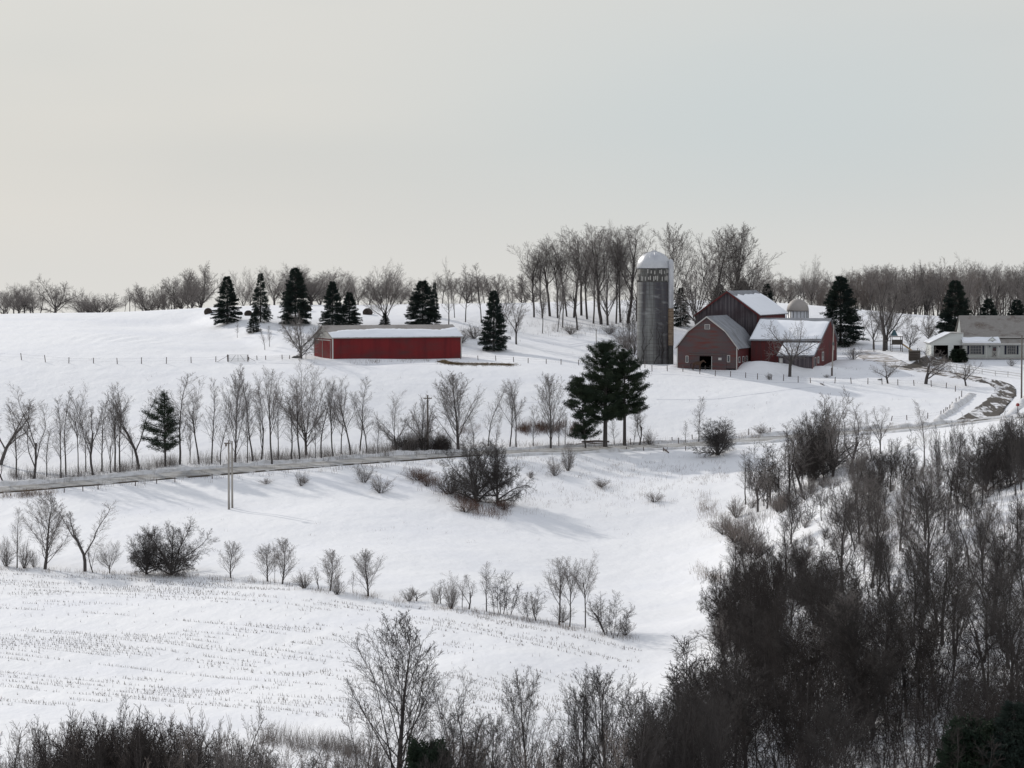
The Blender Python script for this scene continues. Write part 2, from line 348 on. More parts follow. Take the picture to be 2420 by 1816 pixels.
road_px = [(-120,1170),(0,1158),(140,1147),(280,1135),(420,1123),(560,1112),(620,1107),(740,1099),(880,1088),(1020,1078),(1140,1070),(1200,1070),(1340,1064),(1480,1059),(1620,1053),(1760,1042),(1900,1032),(2020,1023),(2108,1018),(2200,1009),(2290,999),(2360,992),(2450,985)]
ribbon('road', road_px, 4.7, 'road', .06, 10)
def bank(pix, off, h, seed):
    W = np.array([hit(u, v)[:2] for u, v in pix]); path = smooth_path(W, .5); d = np.gradient(path, axis=0); d /= np.linalg.norm(d, axis=1)[:, None] + 1e-9; nrm = np.stack([-d[:, 1], d[:, 0]], -1)
    n = len(path); vs = []; K = 8; i = np.arange(n); hh = h * (.65 + 1.1 * (vn2(i / 5.0 + seed, np.full(n, 3.3)) + .5) * (.4 + 1.2 * (vn3(i / 1.7, np.full(n, seed * 1.0)) + .5))); ox = off + vn1(i / 6.0, np.full(n, seed + 5.0)) * .7
    for j in range(K + 1):
        hh2 = hh * np.clip(np.minimum(i, n - 1 - i) / 6.0, 0, 1); f = j / K * 2 - 1; q = path + nrm * (ox + f * .85)[:, None]; z = groundv(q[:, 0], q[:, 1]) + hh2 * (1 - f * f) ** 1.3 - .06; vs.append(np.stack([q[:, 0], q[:, 1], z], -1))
    V = np.concatenate(vs); idx = np.concatenate([np.stack([j * n + np.arange(n - 1), j * n + np.arange(n - 1) + 1, (j + 1) * n + np.arange(n - 1) + 1, (j + 1) * n + np.arange(n - 1)], -1) for j in range(K)])[:, ::-1]
    o = link('snow_bank', npmesh('snow_bank', V, idx, M['bank_snow'], True)); o['kind'] = 'structure'
bank(road_px, 3.0, .38, 1); bank(road_px[10:], -2.9, .3, 9)
W = [hit(u, v) for u, v in road_px]
ribbon('road_verge', [(u, v + 7.2 - max(0, u - 900) * .004) for u, v in road_px[:11]], .75, 'edge', .11, 4, .12, thick=.1)
ribbon('driveway', [(2292,997),(2316,985),(2342,965),(2364,945),(2376,928),(2372,914),(2345,903),(2310,897)], [6.5,6.2,5.4,4.7,4.3,3.8,3.2,2.8], 'mud', .075, 14, 1.3)
bank([(2285,992),(2310,978),(2332,960),(2352,944),(2366,930)], 4.6, .5, 4); bank([(2330,998),(2362,975),(2385,948),(2394,925)], -2.2, .35, 7)
ribbon('farm_lane', [(2318,899),(2262,888),(2206,878),(2160,872),(2120,864),(2085,852),(2060,840),(2040,832)], [3.6,4,4.5,5,6.5,6,5,3], 'lane', .085, 12, 1.0)
for o_ in (-.95, .95): ribbon('wheel_track', [(2345,903),(2318,899),(2262,888),(2206,878),(2160,872),(2125,865)], .6, 'mud', .13, 4, .35, off=o_)
ribbon('garage_apron', [(2140,870),(2175,862),(2206,853),(2235,848),(2262,846)], [3,3.5,4,5,5], 'mud', .11, 8, .4)

for px_, wd_ in (([(1552,944),(1620,945),(1700,942),(1800,930),(1880,919),(1940,914)], .45), ([(610,858),(700,860),(790,863),(900,862),(1040,862)], .3), ([(1345,816),(1380,811),(1412,807)], .5), ([(1350,820),(1385,815),(1415,811)], .5),
                 ([(1500,884),(1600,886),(1680,893),(1800,902),(1900,905)], .5), ([(1205,952),(1290,951),(1340,950)], .35)): ribbon('snow_track', px_, wd_, 'track', .025, 4, .15, thick=.02)
# ------------------------------------------------------------------ roof snow slab
def slab(name, parent, A, B, Cc, D, m='roof_snow', t=.16, top=lambda s: 1.0, bot=lambda s: 0.0, n=44, k=10, lift=.03):
    """A,B eave corners; D,Cc ridge corners; covers between bot(s) and top(s) up the slope"""
    A, B, Cc, D = [Vector(p) for p in (A, B, Cc, D)]
    nr = (B - A).cross(D - A).normalized()
    if nr.z < 0: nr = -nr
    vs = []; fs = []
    for i in range(n + 1):
        s = i / n; e0 = A.lerp(B, s); e1 = D.lerp(Cc, s); lo, hi = bot(s), top(s)
        for j in range(k + 1):
            q = lo + (hi - lo) * j / k; p = e0.lerp(e1, q)
            ed = min(1, j / 1.2 + .25, (k - j) / 2.0 + .02, i / 1.0 + .25, (n - i) / 1.0 + .25)
            vs.append(p + nr * (lift + t * ed * (1 + .35 * mnoise.noise(Vector((p.x * .6, p.y * .6, p.z * .6 + 7))))))
    o = len(vs)
    for i in range(n + 1):
        s = i / n; e0 = A.lerp(B, s); e1 = D.lerp(Cc, s); lo, hi = bot(s), top(s)
        for j in range(k + 1): vs.append(e0.lerp(e1, lo + (hi - lo) * j / k) + nr * lift * .5)
    K1 = k + 1
    for i in range(n):
        for j in range(k):
            a = i * K1 + j; fs.append((a, a + K1, a + K1 + 1, a + 1)); fs.append((o + a, o + a + 1, o + a + K1 + 1, o + a + K1))
    for i in range(n):
        for j in (0, k):
            a = i * K1 + j; fs.append((a, o + a, o + a + K1, a + K1))
    for j in range(k):
        for i in (0, n):
            a = i * K1 + j; fs.append((a, a + 1, o + a + 1, o + a))
    mb = MB().add(vs, fs); return part(name, mb, m, parent)
def nfun(seed, base, amp, fr=5):
    return lambda s: max(0, min(1, base + amp * mnoise.noise(Vector((s * fr, seed * 7.3, 0))) + amp * .5 * mnoise.noise(Vector((s * fr * 4, seed * 3.1, 5)))))
def roof_plane(mb, A, B, Cc, D, t=.12):
    """slab of thickness t below the plane ABCD"""
    A, B, Cc, D = [Vector(p) for p in (A, B, Cc, D)]
    nr = (B - A).cross(D - A).normalized()
    if nr.z < 0: nr = -nr
    q = [A, B, Cc, D]; mb.add(q + [p - nr * t for p in q], [(0,1,2,3),(7,6,5,4),(0,4,5,1),(1,5,6,2),(2,6,7,3),(3,7,4,0)])
def window(parent, x, y, z, w, h, face='front', frame='trim', fw=.09, mull=1, bars=1, name='window', pane='glass'):
    """flat framed window standing proud of a wall; face front: plane y, faces -y; face right: plane x, faces +x; left: faces -x"""
    fr = MB(); pn = MB()
    def bx(mb, a0, a1, z0, z1, d0, d1):
        if face == 'front': mb.box(x + a0, x + a1, y - d1, y - d0, z + z0, z + z1)
        elif face == 'right': mb.box(x + d0, x + d1, y + a0, y + a1, z + z0, z + z1)
        else: mb.box(x - d1, x - d0, y + a0, y + a1, z + z0, z + z1)
    hw = w / 2
    bx(fr, -hw - fw, -hw, -fw, h + fw, .003, .07); bx(fr, hw, hw + fw, -fw, h + fw, .003, .07)
    bx(fr, -hw, hw, -fw, 0, .003, .066); bx(fr, -hw, hw, h, h + fw, .003, .066)
    for i in range(1, mull + 1):
        c = -hw + w * i / (mull + 1); bx(fr, c - .02, c + .02, 0, h, .033, .055)
    for i in range(1, bars + 1):
        c = h * i / (bars + 1); bx(fr, -hw, hw, c - .02, c + .02, .03, .052)
    bx(pn, -hw, hw, 0, h, .004, .03)
    f = part(name, pn, pane, parent); part('frame', fr, frame, f); return f

# ------------------------------------------------------------------ red pole shed
def along(u, v): return hit(u, v)
p = hit(786, 849); TH = R(25)
shed = thing('red_shed', 'long low red metal shed with snow on its grey roof', 'shed', p, TH)
L, Wd, HE, HR = 23.6, 8.8, 3.55, 5.5
mb = MB().box(0, L, 0, Wd, -2, HE); part('wall', mb, 'red', shed)
mb = MB().prism([(0, HE), (Wd, HE), (Wd / 2, HR - .1)], 'x', -.003, .1); part('gable', mb, 'gable_grey', shed)
mb = MB().prism([(0, HE), (Wd, HE), (Wd / 2, HR - .1)], 'x', L - .1, L + .003); part('gable', mb, 'gable_grey', shed)
rf = MB(); roof_plane(rf, (-.3, -.35, HE - .05), (L + .3, -.35, HE - .05), (L + .3, Wd / 2, HR + .06), (-.3, Wd / 2, HR + .06), .08)
roof_plane(rf, (-.3, Wd + .35, HE - .05), (L + .3, Wd + .35, HE - .05), (L + .3, Wd / 2, HR + .06), (-.3, Wd / 2, HR + .06), .08)
for i in range(1, 24):
    x = -.3 + i * 1.0; s = (HR + .06 - HE + .05) / (Wd / 2 + .35)
    rf.add([(x, -.35, HE - .03), (x + .05, -.35, HE - .03), (x + .05, Wd/2, HR + .09), (x, Wd/2, HR + .09), (x + .025, -.35, HE + .03), (x + .025, Wd/2, HR + .13)], [(0,1,4),(0,4,5,3),(1,2,5,4),(2,3,5)])
roof = part('roof', rf, 'metal_roof', shed)
slab('snow_cover', roof, (-.15, -.3, HE - .03), (L + .25, -.3, HE - .03), (L + .25, Wd / 2, HR + .08), (-.15, Wd / 2, HR + .08), t=.11, n=90,
     top=lambda s: .55 + .13 * math.sin(s * 3.4) + .06 * mnoise.noise(Vector((s * 9, 1, 1))) + .05 * mnoise.noise(Vector((s * 40, 1, 1))) - .12 * max(0, .12 - s) / .12 + .25 * max(0, s - .86) / .14, bot=lambda s: .02 + .03 * max(0, mnoise.noise(Vector((s * 30, 8, 1)))))
slab('snow_cover', roof, (-.15, Wd + .3, HE - .03), (L + .25, Wd + .3, HE - .03), (L + .25, Wd / 2, HR + .08), (-.15, Wd / 2, HR + .08), t=.1, top=nfun(3, .35, .15))
part('corner_trim', MB().box(-.03, .14, -.035, -.001, -2, HE).box(-.035, -.03, -.035, .2, -2, HE), 'trim', shed)
part('corner_trim', MB().box(L - .14, L + .03, -.035, -.001, -2, HE), 'trim', shed); part('corner_trim', MB().box(-.035, -.001, Wd - .2, Wd + .03, -2, HE), 'trim', shed)
part('gable_trim', MB().box(-.05, -.004, .21, Wd - .21, HE - .16, HE + .02), 'trim', shed)
for y0, y1 in ((.7, Wd / 2 - .05), (Wd / 2 + .05, Wd - .7)):
    mb = MB().box(-.09, -.006, y0, y1, -.3, HE - .35); d = part('sliding_door', mb, 'red', shed)
    mb = MB().box(-.12, -.09, y0, y0 + .08, -.3, HE - .36).box(-.12, -.09, y0 + .08, y1 - .08, HE - .5, HE - .36); part('door_edge', mb, 'trim', d)
# dry weeds against the shed later

# ------------------------------------------------------------------ tall silo
p = hit(1547, 862); silo = thing('concrete_silo', 'tall stained concrete stave silo with silver dome beside the barn', 'silo', (p[0], p[1] + 3, ground(p[0], p[1] + 3)))
rS, hS = 2.88, 0
top = at(1547, 633, p[1])[2]; hS = top - silo.location.z
mb = MB().lathe([(rS, -2), (rS, hS)], 48); part('wall', mb, 'stave', silo, True)
hp = MB()
z = .4
while z < hS - .2:
    pts = [(math.cos(a) * (rS + .012), math.sin(a) * (rS + .012), z) for a in np.linspace(0, 2 * math.pi, 49)]
    hp.tube(pts, .018, 4, False); z += .62 if z < hS * .6 else .8
hoops = part('hoops', hp, 'rust', silo)
rng = random.Random(3)                        # pale staves left where the coating flaked, in two courses under the dome
for course, zc in enumerate((hS - 1.25, hS - 2.35)):
    for k in range(60):
        a = 2 * math.pi * k / 60 + course * .05
        if rng.random() < (.62 if course == 0 else .45) and math.sin(a) < .15:
            w_ = .034; z0 = zc + rng.uniform(0, .35); z1 = zc + rng.uniform(.7, 1.0)
            q = [(math.cos(a + s) * r_, math.sin(a + s) * r_, zz) for r_ in (rS + .004, rS + .02) for s, zz in ((-w_, z0), (w_, z0), (w_, z1), (-w_, z1))]
            part('pale_stave', MB().add(q, [(4,5,6,7),(0,3,2,1),(0,1,5,4),(1,2,6,5),(2,3,7,6),(3,0,4,7)]), 'pale_stave', silo)
M_ = 0
dark = MB().lathe([(rS + .003, hS - 2.5), (rS + .003, hS - .02)], 48)
M['band'] = mat('dark_band', (.07, .068, .065), .9, [((1.4, 1.4, .5), .45, .7, (.14, .14, .13), 4)])
part('top_band', dark, 'band', silo, True)
dome = MB(); prof = [(rS + .08, hS - .1), (rS + .08, hS + .05)]
for i in range(1, 13):
    t = math.pi / 2 * i / 12; prof.append(((rS + .05) * math.cos(t) + .02, hS + .05 + 2.75 * math.sin(t)))
dome.lathe(prof, 48); dm = part('dome', dome, 'galv', silo, True)
rb = MB()
for k in range(16):
    a = 2 * math.pi * k / 16
    rb.tube([(math.cos(a) * ((rS + .06) * math.cos(t)), math.sin(a) * ((rS + .06) * math.cos(t)), hS + .05 + 2.77 * math.sin(t)) for t in np.linspace(0, 1.5, 9)], .025, 4, False)
part('seam', rb, 'galv', dm)
part('cap', MB().lathe([(.5, hS + 2.7), (.5, hS + 2.9), (.1, hS + 3.0)], 16), 'galv', dm)
ca = R(-25); ccx, ccy = math.cos(ca) * (rS + .25), math.sin(ca) * (rS + .25)
pr = [(.52, hS - 13.2), (.52, hS + .6)] + [(.52 * math.cos(t), hS + .6 + .9 * math.sin(t)) for t in np.linspace(.2, 1.5, 6)]
ch = part('chute', MB().lathe(pr, 18, ccx, ccy), 'galv', silo, True)
part('chute_frame', MB().lathe([(.54, hS - 13.4), (.54, hS - 7)], 18, ccx, ccy), 'chute_rust', ch)
part('chute_door', MB().lathe([(.5, -1), (.5, hS - 13.2)], 12, ccx, ccy), 'band', silo)
vn = MB(); rv = random.Random(5)
for k in range(4):
    a = -math.pi / 2 + rv.uniform(-.9, .5); zz = 0; pts = []
    for i in range(16):
        pts.append((math.cos(a) * (rS + .04), math.sin(a) * (rS + .04), zz)); a += rv.uniform(-.10, .13); zz += rv.uniform(.2, .7)
    vn.tube(pts, [.05 * (1 - i / 17) + .012 for i in range(16)], 4)
part('vine', vn, 'vine', silo)

# ------------------------------------------------------------------ barns
TB = R(-19)
# gambrel barn
p = hit(1600, 869); gb = thing('gambrel_barn', 'worn red gambrel barn with grey roof and open dark doorway', 'barn', p, TB)
Wg, Lg, e_, kx, kz, pz = 10.4, 13, 3.55, 2.1, 6.25, 8.6
prof = [(0, -2), (Wg, -2), (Wg, e_), (Wg - kx, kz), (Wg / 2, pz), (kx, kz), (0, e_)]
mb = MB()
# front wall with a real doorway: pieces around the opening x 3.95..5.95, z..2.05
dx0, dx1, dz = 3.9, 6.0, 2.0
mb.prism([(0, -2), (dx0, -2), (dx0, dz), (0, dz)], 'y', 0, .15); mb.prism([(dx1, -2), (Wg, -2), (Wg, dz), (dx1, dz)], 'y', 0, .15)
mb.prism([(0, dz), (Wg, dz), (Wg, e_), (Wg - kx, kz), (Wg / 2, pz), (kx, kz), (0, e_)], 'y', 0, .15)
part('front_wall', mb, 'red_worn', gb)
mb = MB().box(0, .15, .15, Lg, -2, e_).box(Wg - .15, Wg, .15, Lg, -2, e_).prism(prof, 'y', Lg, Lg + .15); part('side_wall', mb, 'red_barn', gb)
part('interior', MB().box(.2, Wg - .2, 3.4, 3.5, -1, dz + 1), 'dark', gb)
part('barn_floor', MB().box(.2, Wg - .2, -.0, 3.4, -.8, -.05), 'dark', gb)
rf = MB(); oh = .3; y0, y1 = -.3, Lg + .3
R1, R2, R3 = (Wg + .35, e_ - .25), (Wg - kx + .08, kz + .1), (Wg / 2, pz + .14)
L1, L2 = (-.35, e_ - .25), (kx - .08, kz + .1)
for (a, b) in ((R1, R2), (R2, R3), (L1, L2), (L2, R3)):
    roof_plane(rf, (a[0], y0, a[1]), (a[0], y1, a[1]), (b[0], y1, b[1]), (b[0], y0, b[1]), .1)
roof = part('roof', rf, 'grey_roof', gb)
rk = MB()
for (a, b) in ((R1, R2), (R2, R3), (L1, L2), (L2, R3)):
    rk.add([(a[0], y0 - .03, a[1] - .03), (b[0], y0 - .03, b[1] - .03), (b[0], y0 - .03, b[1] - .25), (a[0], y0 - .03, a[1] - .25), (a[0], y0 + .03, a[1] - .03), (b[0], y0 + .03, b[1] - .03), (b[0], y0 + .03, b[1] - .25), (a[0], y0 + .03, a[1] - .25)],
           [(0,1,2,3),(7,6,5,4),(0,4,5,1),(3,2,6,7),(0,3,7,4),(1,5,6,2)])
part('rake_board', rk, 'trim', roof)
part('corner_trim', MB().box(-.04, .12, -.04, -.003, -1, e_ - .1), 'trim', gb); part('corner_trim', MB().box(Wg - .12, Wg + .04, -.04, -.003, -1, e_ - .1), 'trim', gb)
window(gb, Wg / 2 + .05, 0, 6.6, .75, .65, frame='trim', mull=0, bars=3, pane='grey_board')
window(gb, 1.75, 0, .95, .3, 1.0, mull=0, bars=0, pane='glass')
window(gb, 8.95, 0, 1.1, .35, 1.0, mull=0, bars=0, pane='glass')
part('sliding_door', MB().box(6.15, 8.55, -.09, -.006, -.4, 2.15), 'red_worn', gb)
part('door_track', MB().box(2.0, 8.7, -.14, -.006, 2.17, 2.29), 'post', gb)
part('door_post', MB().box(5.99, 6.1, -.05, .2, -.5, 2.0), 'trim', gb)
part('sign', MB().box(7.2, 7.75, -.13, -.095, 1.35, 1.75), 'trim', gb)
for yy in (1.5, 4.2, 6.6): window(gb, Wg, yy, 1.0, .95, .8, 'right', mull=0, bars=0, fw=.12)

# tall gable barn behind
p0 = at(1647, 865, 459); p0[2] = ground(p0[0], p0[1])
bb = thing('gable_barn', 'tall grey board barn with red trim and snowy roof behind the gambrel barn', 'barn', (p0[0], p0[1], ground(p0[0] + 6, p0[1]) - .1), TB)
Wb, Lb = 10.9, 20.5
ez = at(1645, 742, 459)[2] - bb.location.z; pk = ez + 3.9
part('front_wall', MB().prism([(0, -2), (Wb, -2), (Wb, ez), (Wb / 2, pk), (0, ez)], 'y', 0, .15), 'grey_board', bb)
part('side_wall', MB().box(0, .15, .15, Lb, -2, ez).box(Wb - .15, Wb, .15, Lb, -2, ez), 'red_barn', bb)
part('rear_wall', MB().prism([(0, -2), (Wb, -2), (Wb, ez), (Wb / 2, pk), (0, ez)], 'y', Lb, Lb + .15), 'grey_board', bb)
part('corner_board', MB().box(Wb - .2, Wb + .03, -.03, -.003, -2, ez), 'red_barn', bb)
rf = MB(); sl = (pk - ez) / (Wb / 2)
a = (Wb + .45, ez - .45 * sl + .12); b = (Wb / 2, pk + .12); c = (-.45, ez - .45 * sl + .12)
roof_plane(rf, (a[0], -.4, a[1]), (a[0], Lb + .4, a[1]), (b[0], Lb + .4, b[1]), (b[0], -.4, b[1]), .12)
roof_plane(rf, (c[0], -.4, c[1]), (c[0], Lb + .4, c[1]), (b[0], Lb + .4, b[1]), (b[0], -.4, b[1]), .12)
roof = part('roof', rf, 'grey_roof', bb)
rk = MB()
for q in (a, c):
    rk.add([(q[0], -.46, q[1] - .02), (b[0], -.46, b[1] - .02), (b[0], -.46, b[1] - .36), (q[0], -.46, q[1] - .36), (q[0], -.4, q[1] - .02), (b[0], -.4, b[1] - .02), (b[0], -.4, b[1] - .36), (q[0], -.4, q[1] - .36)],
           [(0,1,2,3),(7,6,5,4),(0,4,5,1),(3,2,6,7),(0,3,7,4),(1,5,6,2)])
part('rake_board', rk, 'red_barn', roof)
slab('snow_cover', roof, (a[0], -.1, a[1] + .02), (a[0], Lb + .35, a[1] + .02), (b[0], Lb + .35, b[1] + .02), (b[0], -.1, b[1] + .02), t=.2,
     top=lambda s: .80 + .06 * mnoise.noise(Vector((s * 8, 4, 1))) + .06 * s)
slab('snow_cover', roof, (c[0], -.1, c[1] + .02), (c[0], Lb + .35, c[1] + .02), (b[0], Lb + .35, b[1] + .02), (b[0], -.1, b[1] + .02), t=.12, top=nfun(8, .3, .2), bot=lambda s: .1)

# saltbox barn on the right
p = hit(1921, 872)
sb = thing('saltbox_barn', 'red barn with long snowy roof sloping down to a low lean-to', 'barn', p, TB)
d1, dr, d2 = 5.2, 13.2, 19.0; h0, h1, hr, h2 = 2.25, 4.55, 8.1, 4.3
X0, X1 = -11.9, -5.9
def wallprofile(): return [(d1, -2), (d2, -2), (d2, h2), (dr, hr), (d1, h1)]
part('gable_wall', MB().prism([(0, -2), (d2, -2), (d2, h2), (dr, hr), (d1, h1), (0, h0)], 'x', -.15, 0), 'red_barn', sb)
part('rear_gable_wall', MB().prism(wallprofile(), 'x', X0, X0 + .15), 'red_barn', sb)
part('front_wall', MB().box(X0 + .15, X1, d1, d1 + .15, -2, h1), 'red_barn', sb)
part('lean_to_wall', MB().box(X1, -.15, 0, .15, -2, h0).prism([(0.15, -2), (d1, -2), (d1, h1 - .05), (.15, h0)], 'x', X1, X1 + .15), 'grey_board', sb)
part('rear_wall', MB().box(X0 + .15, -.15, d2 - .15, d2, -2, h2), 'red_barn', sb)
rf = MB()
E1 = (d1 - .35, h1 - .12); RR = (dr, hr + .14); E2 = (d2 + .35, h2 - .08); E0 = (-.35, h0 - .1)
def rp(x0, x1, a, b): roof_plane(rf, (x0, a[0], a[1]), (x1, a[0], a[1]), (x1, b[0], b[1]), (x0, b[0], b[1]), .1)
rp(X0 - .3, .3, (d1 - .3, h1 - .0), RR); rp(X0 - .3, .3, E2, RR)
roof = part('roof', rf, 'grey_roof', sb)
rf = MB(); rp(X1 - .2, .3, E0, (d1 + .02, h1 - .12)); lroof = part('lean_to_roof', rf, 'grey_roof', sb)
slab('snow_cover', roof, (X0 - .2, d1 - .25, h1 + .03), (.2, d1 - .25, h1 + .03), (.2, dr, hr + .16), (X0 - .2, dr, hr + .16), t=.22,
     top=lambda s: .93 - .10 * s + .05 * mnoise.noise(Vector((s * 7, 2, 2))), bot=lambda s: .03 + .08 * max(0, s - .5))
slab('snow_cover', roof, (X0 - .2, d2 + .3, h2 - .04), (.2, d2 + .3, h2 - .04), (.2, dr, hr + .16), (X0 - .2, dr, hr + .16), t=.12, top=nfun(2, .5, .2))
slab('snow_cover', lroof, (X1 - .1, -.3, h0 - .07), (.2, -.3, h0 - .07), (.2, d1 - .6, h1 - .32), (X1 - .1, d1 - .6, h1 - .32), t=.14,
     top=lambda s: .97, bot=nfun(5, .03, .05))
part('corner_trim', MB().box(0.003, .04, -.02, .12, -1, h0 - .15), 'trim', sb); part('corner_trim', MB().box(0.003, .04, d2 - .14, d2 + .02, -1, h2 - .2), 'trim', sb)
dd = part('door', MB().box(.004, .07, .9, 2.1, -.6, 1.75), 'grey_board', sb); part('door_frame', MB().box(.072, .1, .8, .92, -.6, 1.85).box(.072, .1, 2.08, 2.2, -.6, 1.85).box(.072, .1, .92, 2.08, 1.75, 1.85), 'trim', dd)
window(sb, 0, 4.1, .9, .9, .9, 'right', mull=0, bars=0, fw=.12); window(sb, 0, 7.6, 1.2, 1.2, 1.3, 'right', mull=0, bars=0, fw=.14)
window(sb, 0, 16.2, 2.8, .6, .5, 'right', mull=0, bars=0, fw=.1, pane='trim')
part('lean_to_door', MB().box(X1 + .2, X1 + .75, -.06, -.004, -.5, 1.7), 'trim', sb)

# small silo behind
p0 = at(1885, 815, 478); p0[2] = ground(p0[0], p0[1])
s2 = thing('small_silo', 'small metal silo with pointed dome standing behind the barns', 'silo', p0)
r2 = 1.95; h2s = at(1885, 735, 478)[2] - p0[2]
part('wall', MB().lathe([(r2, -2), (r2, h2s)], 36), 'galv', s2, True)
pr = [(r2 + .06, h2s - .05)] + [((r2 + .06) * math.cos(t) ** .9, h2s + 2.15 * math.sin(t)) for t in np.linspace(.12, 1.45, 9)] + [(.2, h2s + 2.2), (.05, h2s + 2.35)]
dm = part('dome', MB().lathe(pr, 36), 'metal_roof', s2, True)
st = MB()
for k in range(18):
    a = 2 * math.pi * k / 18; st.box(math.cos(a) * (r2 + .02) - .035, math.cos(a) * (r2 + .02) + .035, math.sin(a) * (r2 + .02) - .035, math.sin(a) * (r2 + .02) + .035, -1, h2s - .05)
part('stiffeners', st, 'band', s2)

# ------------------------------------------------------------------ house
p = hit(2279, 850); hs = thing('farmhouse', 'white ranch house with snowy porch roof and open garage wing', 'house', p, R(-1))
PX = F / p[1]
def hx(u): return (u - 2279) / PX
def hz(v): return (850 - v) / PX
zb = 0
Wh = 16.5; er = hz(795); rr = 4.2; ridge = hz(750) + .2
fy = 1.9                                        # main wall stands behind the porch front
mb = MB().box(0, Wh, fy, fy + 7.6, -1.5, er); part('wall', mb, 'white', hs)
for xx in (0.003, Wh - .103):
    part('gable_wall', MB().prism([(fy, er), (fy + 7.6, er), (fy + 3.8, ridge - .15)], 'x', xx, xx + .1), 'white', hs)
rf = MB(); roof_plane(rf, (-.35, fy - .5, er - .1), (Wh + .35, fy - .5, er - .1), (Wh + .35, fy + 3.8, ridge), (-.35 + .25, fy + 3.8, ridge), .12)
roof_plane(rf, (-.35, fy + 8.1, er - .1), (Wh + .35, fy + 8.1, er - .1), (Wh + .35, fy + 3.8, ridge), (-.1, fy + 3.8, ridge), .12)
roof = part('roof', rf, 'shingle', hs)
part('gutter', MB().box(-.35, Wh + .35, fy - .64, fy - .52, er - .32, er - .12), 'trim', roof)
pz0, pz1 = hz(812), hz(799)
rf = MB(); roof_plane(rf, (-.4, -.35, pz0), (Wh + .2, -.35, pz0), (Wh + .2, fy - .02, pz1), (-.4, fy - .02, pz1), .12)
proof = part('porch_roof', rf, 'shingle', hs)
gx0 = hx(2344)
part('porch_gable', MB().prism([(gx0 - 1.15, pz0 + .02), (gx0 + 1.15, pz0 + .02), (gx0, pz0 + 1.0)], 'y', -.3, 1.2), 'white', proof)
em = MB()                                        # dark spread-wing emblem on the porch gable
def plate(poly, y=-.34): em.prism([(gx0 + a, pz0 + b) for a, b in poly], 'y', y, y + .03)
plate([(-.36, .50), (-.06, .34), (0, .24), (-.02, .42)]); plate([(.36, .50), (.02, .42), (0, .24), (.06, .34)], -.345)
part('emblem', em, 'dark', proof)
slab('snow_cover', proof, (-.38, -.32, pz0 + .02), (hx(2364), -.32, pz0 + .02), (hx(2364), fy - .1, pz1 + .02), (-.38, fy - .1, pz1 + .02), t=.34,
     top=lambda s: .92, n=30)
for sgn in (-1, 1):
    e0 = (gx0 + sgn * 1.25, -.32, pz0 + .05); e1 = (gx0 + sgn * 1.25, 1.2, pz0 + .05)
    slab('snow_cover', proof, e0, e1, (gx0, 1.2, pz0 + 1.08), (gx0, -.32, pz0 + 1.08), t=.16, n=10, k=8)
part('fascia', MB().box(-.42, Wh + .2, -.41, -.35, pz0 - .22, pz0 + .01), 'trim', proof)
part('porch_floor', MB().box(-.1, Wh, -.2, fy - .005, hz(846) - .15, hz(846)), 'trim', hs)
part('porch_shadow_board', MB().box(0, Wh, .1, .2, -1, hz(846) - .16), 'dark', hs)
for u in (2281, 2331, 2360, 2418, 2450):
    part('porch_post', MB().box(hx(u) - .055, hx(u) + .055, -.14, -.03, hz(846) + .003, pz0 - .13), 'trim', hs)
for (a, b, mu) in ((2297, 2323, 3), (2385, 2404, 3), (2440, 2458, 3)):
    xc = hx((a + b) / 2); ww = (b - a) / PX
    window(hs, xc, fy, hz(838), ww, hz(818.5) - hz(838), mull=mu, bars=2)
    for s_ in (-1, 1):
        part('shutter', MB().box(xc + s_ * (ww / 2 + .35) - .16, xc + s_ * (ww / 2 + .35) + .16, fy - .05, fy - .003, hz(839), hz(818)), 'shutter', hs)
xd = hx(2354); dr_ = part('door', MB().box(xd - .42, xd + .42, fy - .05, fy - .004, hz(845), hz(819)), 'trim', hs)
part('door_pane', MB().box(xd - .3, xd + .3, fy - .056, fy - .051, hz(831), hz(821)), 'glass', dr_)
part('wreath', MB().tube([(xd + .16 * math.cos(t), fy - .075, hz(827) + .16 * math.sin(t)) for t in np.linspace(0, 2 * math.pi, 15)], .05, 6), 'birdred', dr_)
xb = MB()
for s_ in (-1, 1):
    xb.tube([(xd - .28 * s_, fy - .06, hz(843)), (xd + .28 * s_, fy - .062, hz(834))], .03, 4)
part('cross_brace', xb, 'shutter', dr_)
for u in (2343, 2366): part('wall_lamp', MB().lathe([(.03, hz(822)), (.09, hz(821)), (.09, hz(819)), (.02, hz(818))], 8, hx(u), fy - .1), 'shutter', hs)
# garage wing
gl, gr_, gp = hx(2203), hx(2279) - .01, hx(2248)
ge, gpk = hz(811), hz(789)
oz = hz(817); o1 = (hx(2209), hx(2243)); o2 = (hx(2256), hx(2278.5))
gfy = 1.2
mb = MB()
mb.box(gl, o1[0], gfy, gfy + .12, -1, oz).box(o1[1], o2[0], gfy, gfy + .12, -1, oz)
mb.prism([(gl, oz), (gr_, oz), (gr_, gpk + .0), (gp, gpk), (gl, ge)], 'y', gfy, gfy + .12)
part('garage_front', mb, 'white', hs)
part('garage_wall', MB().box(gl, gl + .12, gfy + .12, gfy + 6.5, -1, ge).box(gl, gr_, gfy + 6.5, gfy + 6.6, -1, ge), 'white', hs)
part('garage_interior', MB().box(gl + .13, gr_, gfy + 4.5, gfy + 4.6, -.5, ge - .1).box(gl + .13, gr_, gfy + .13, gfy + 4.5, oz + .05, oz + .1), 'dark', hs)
rf = MB(); roof_plane(rf, (gl - .4, gfy - .3, ge - .08), (gl - .4, gfy + 6.9, ge - .08), (gp, gfy + 6.9, gpk + .12), (gp, gfy - .3, gpk + .12), .1)
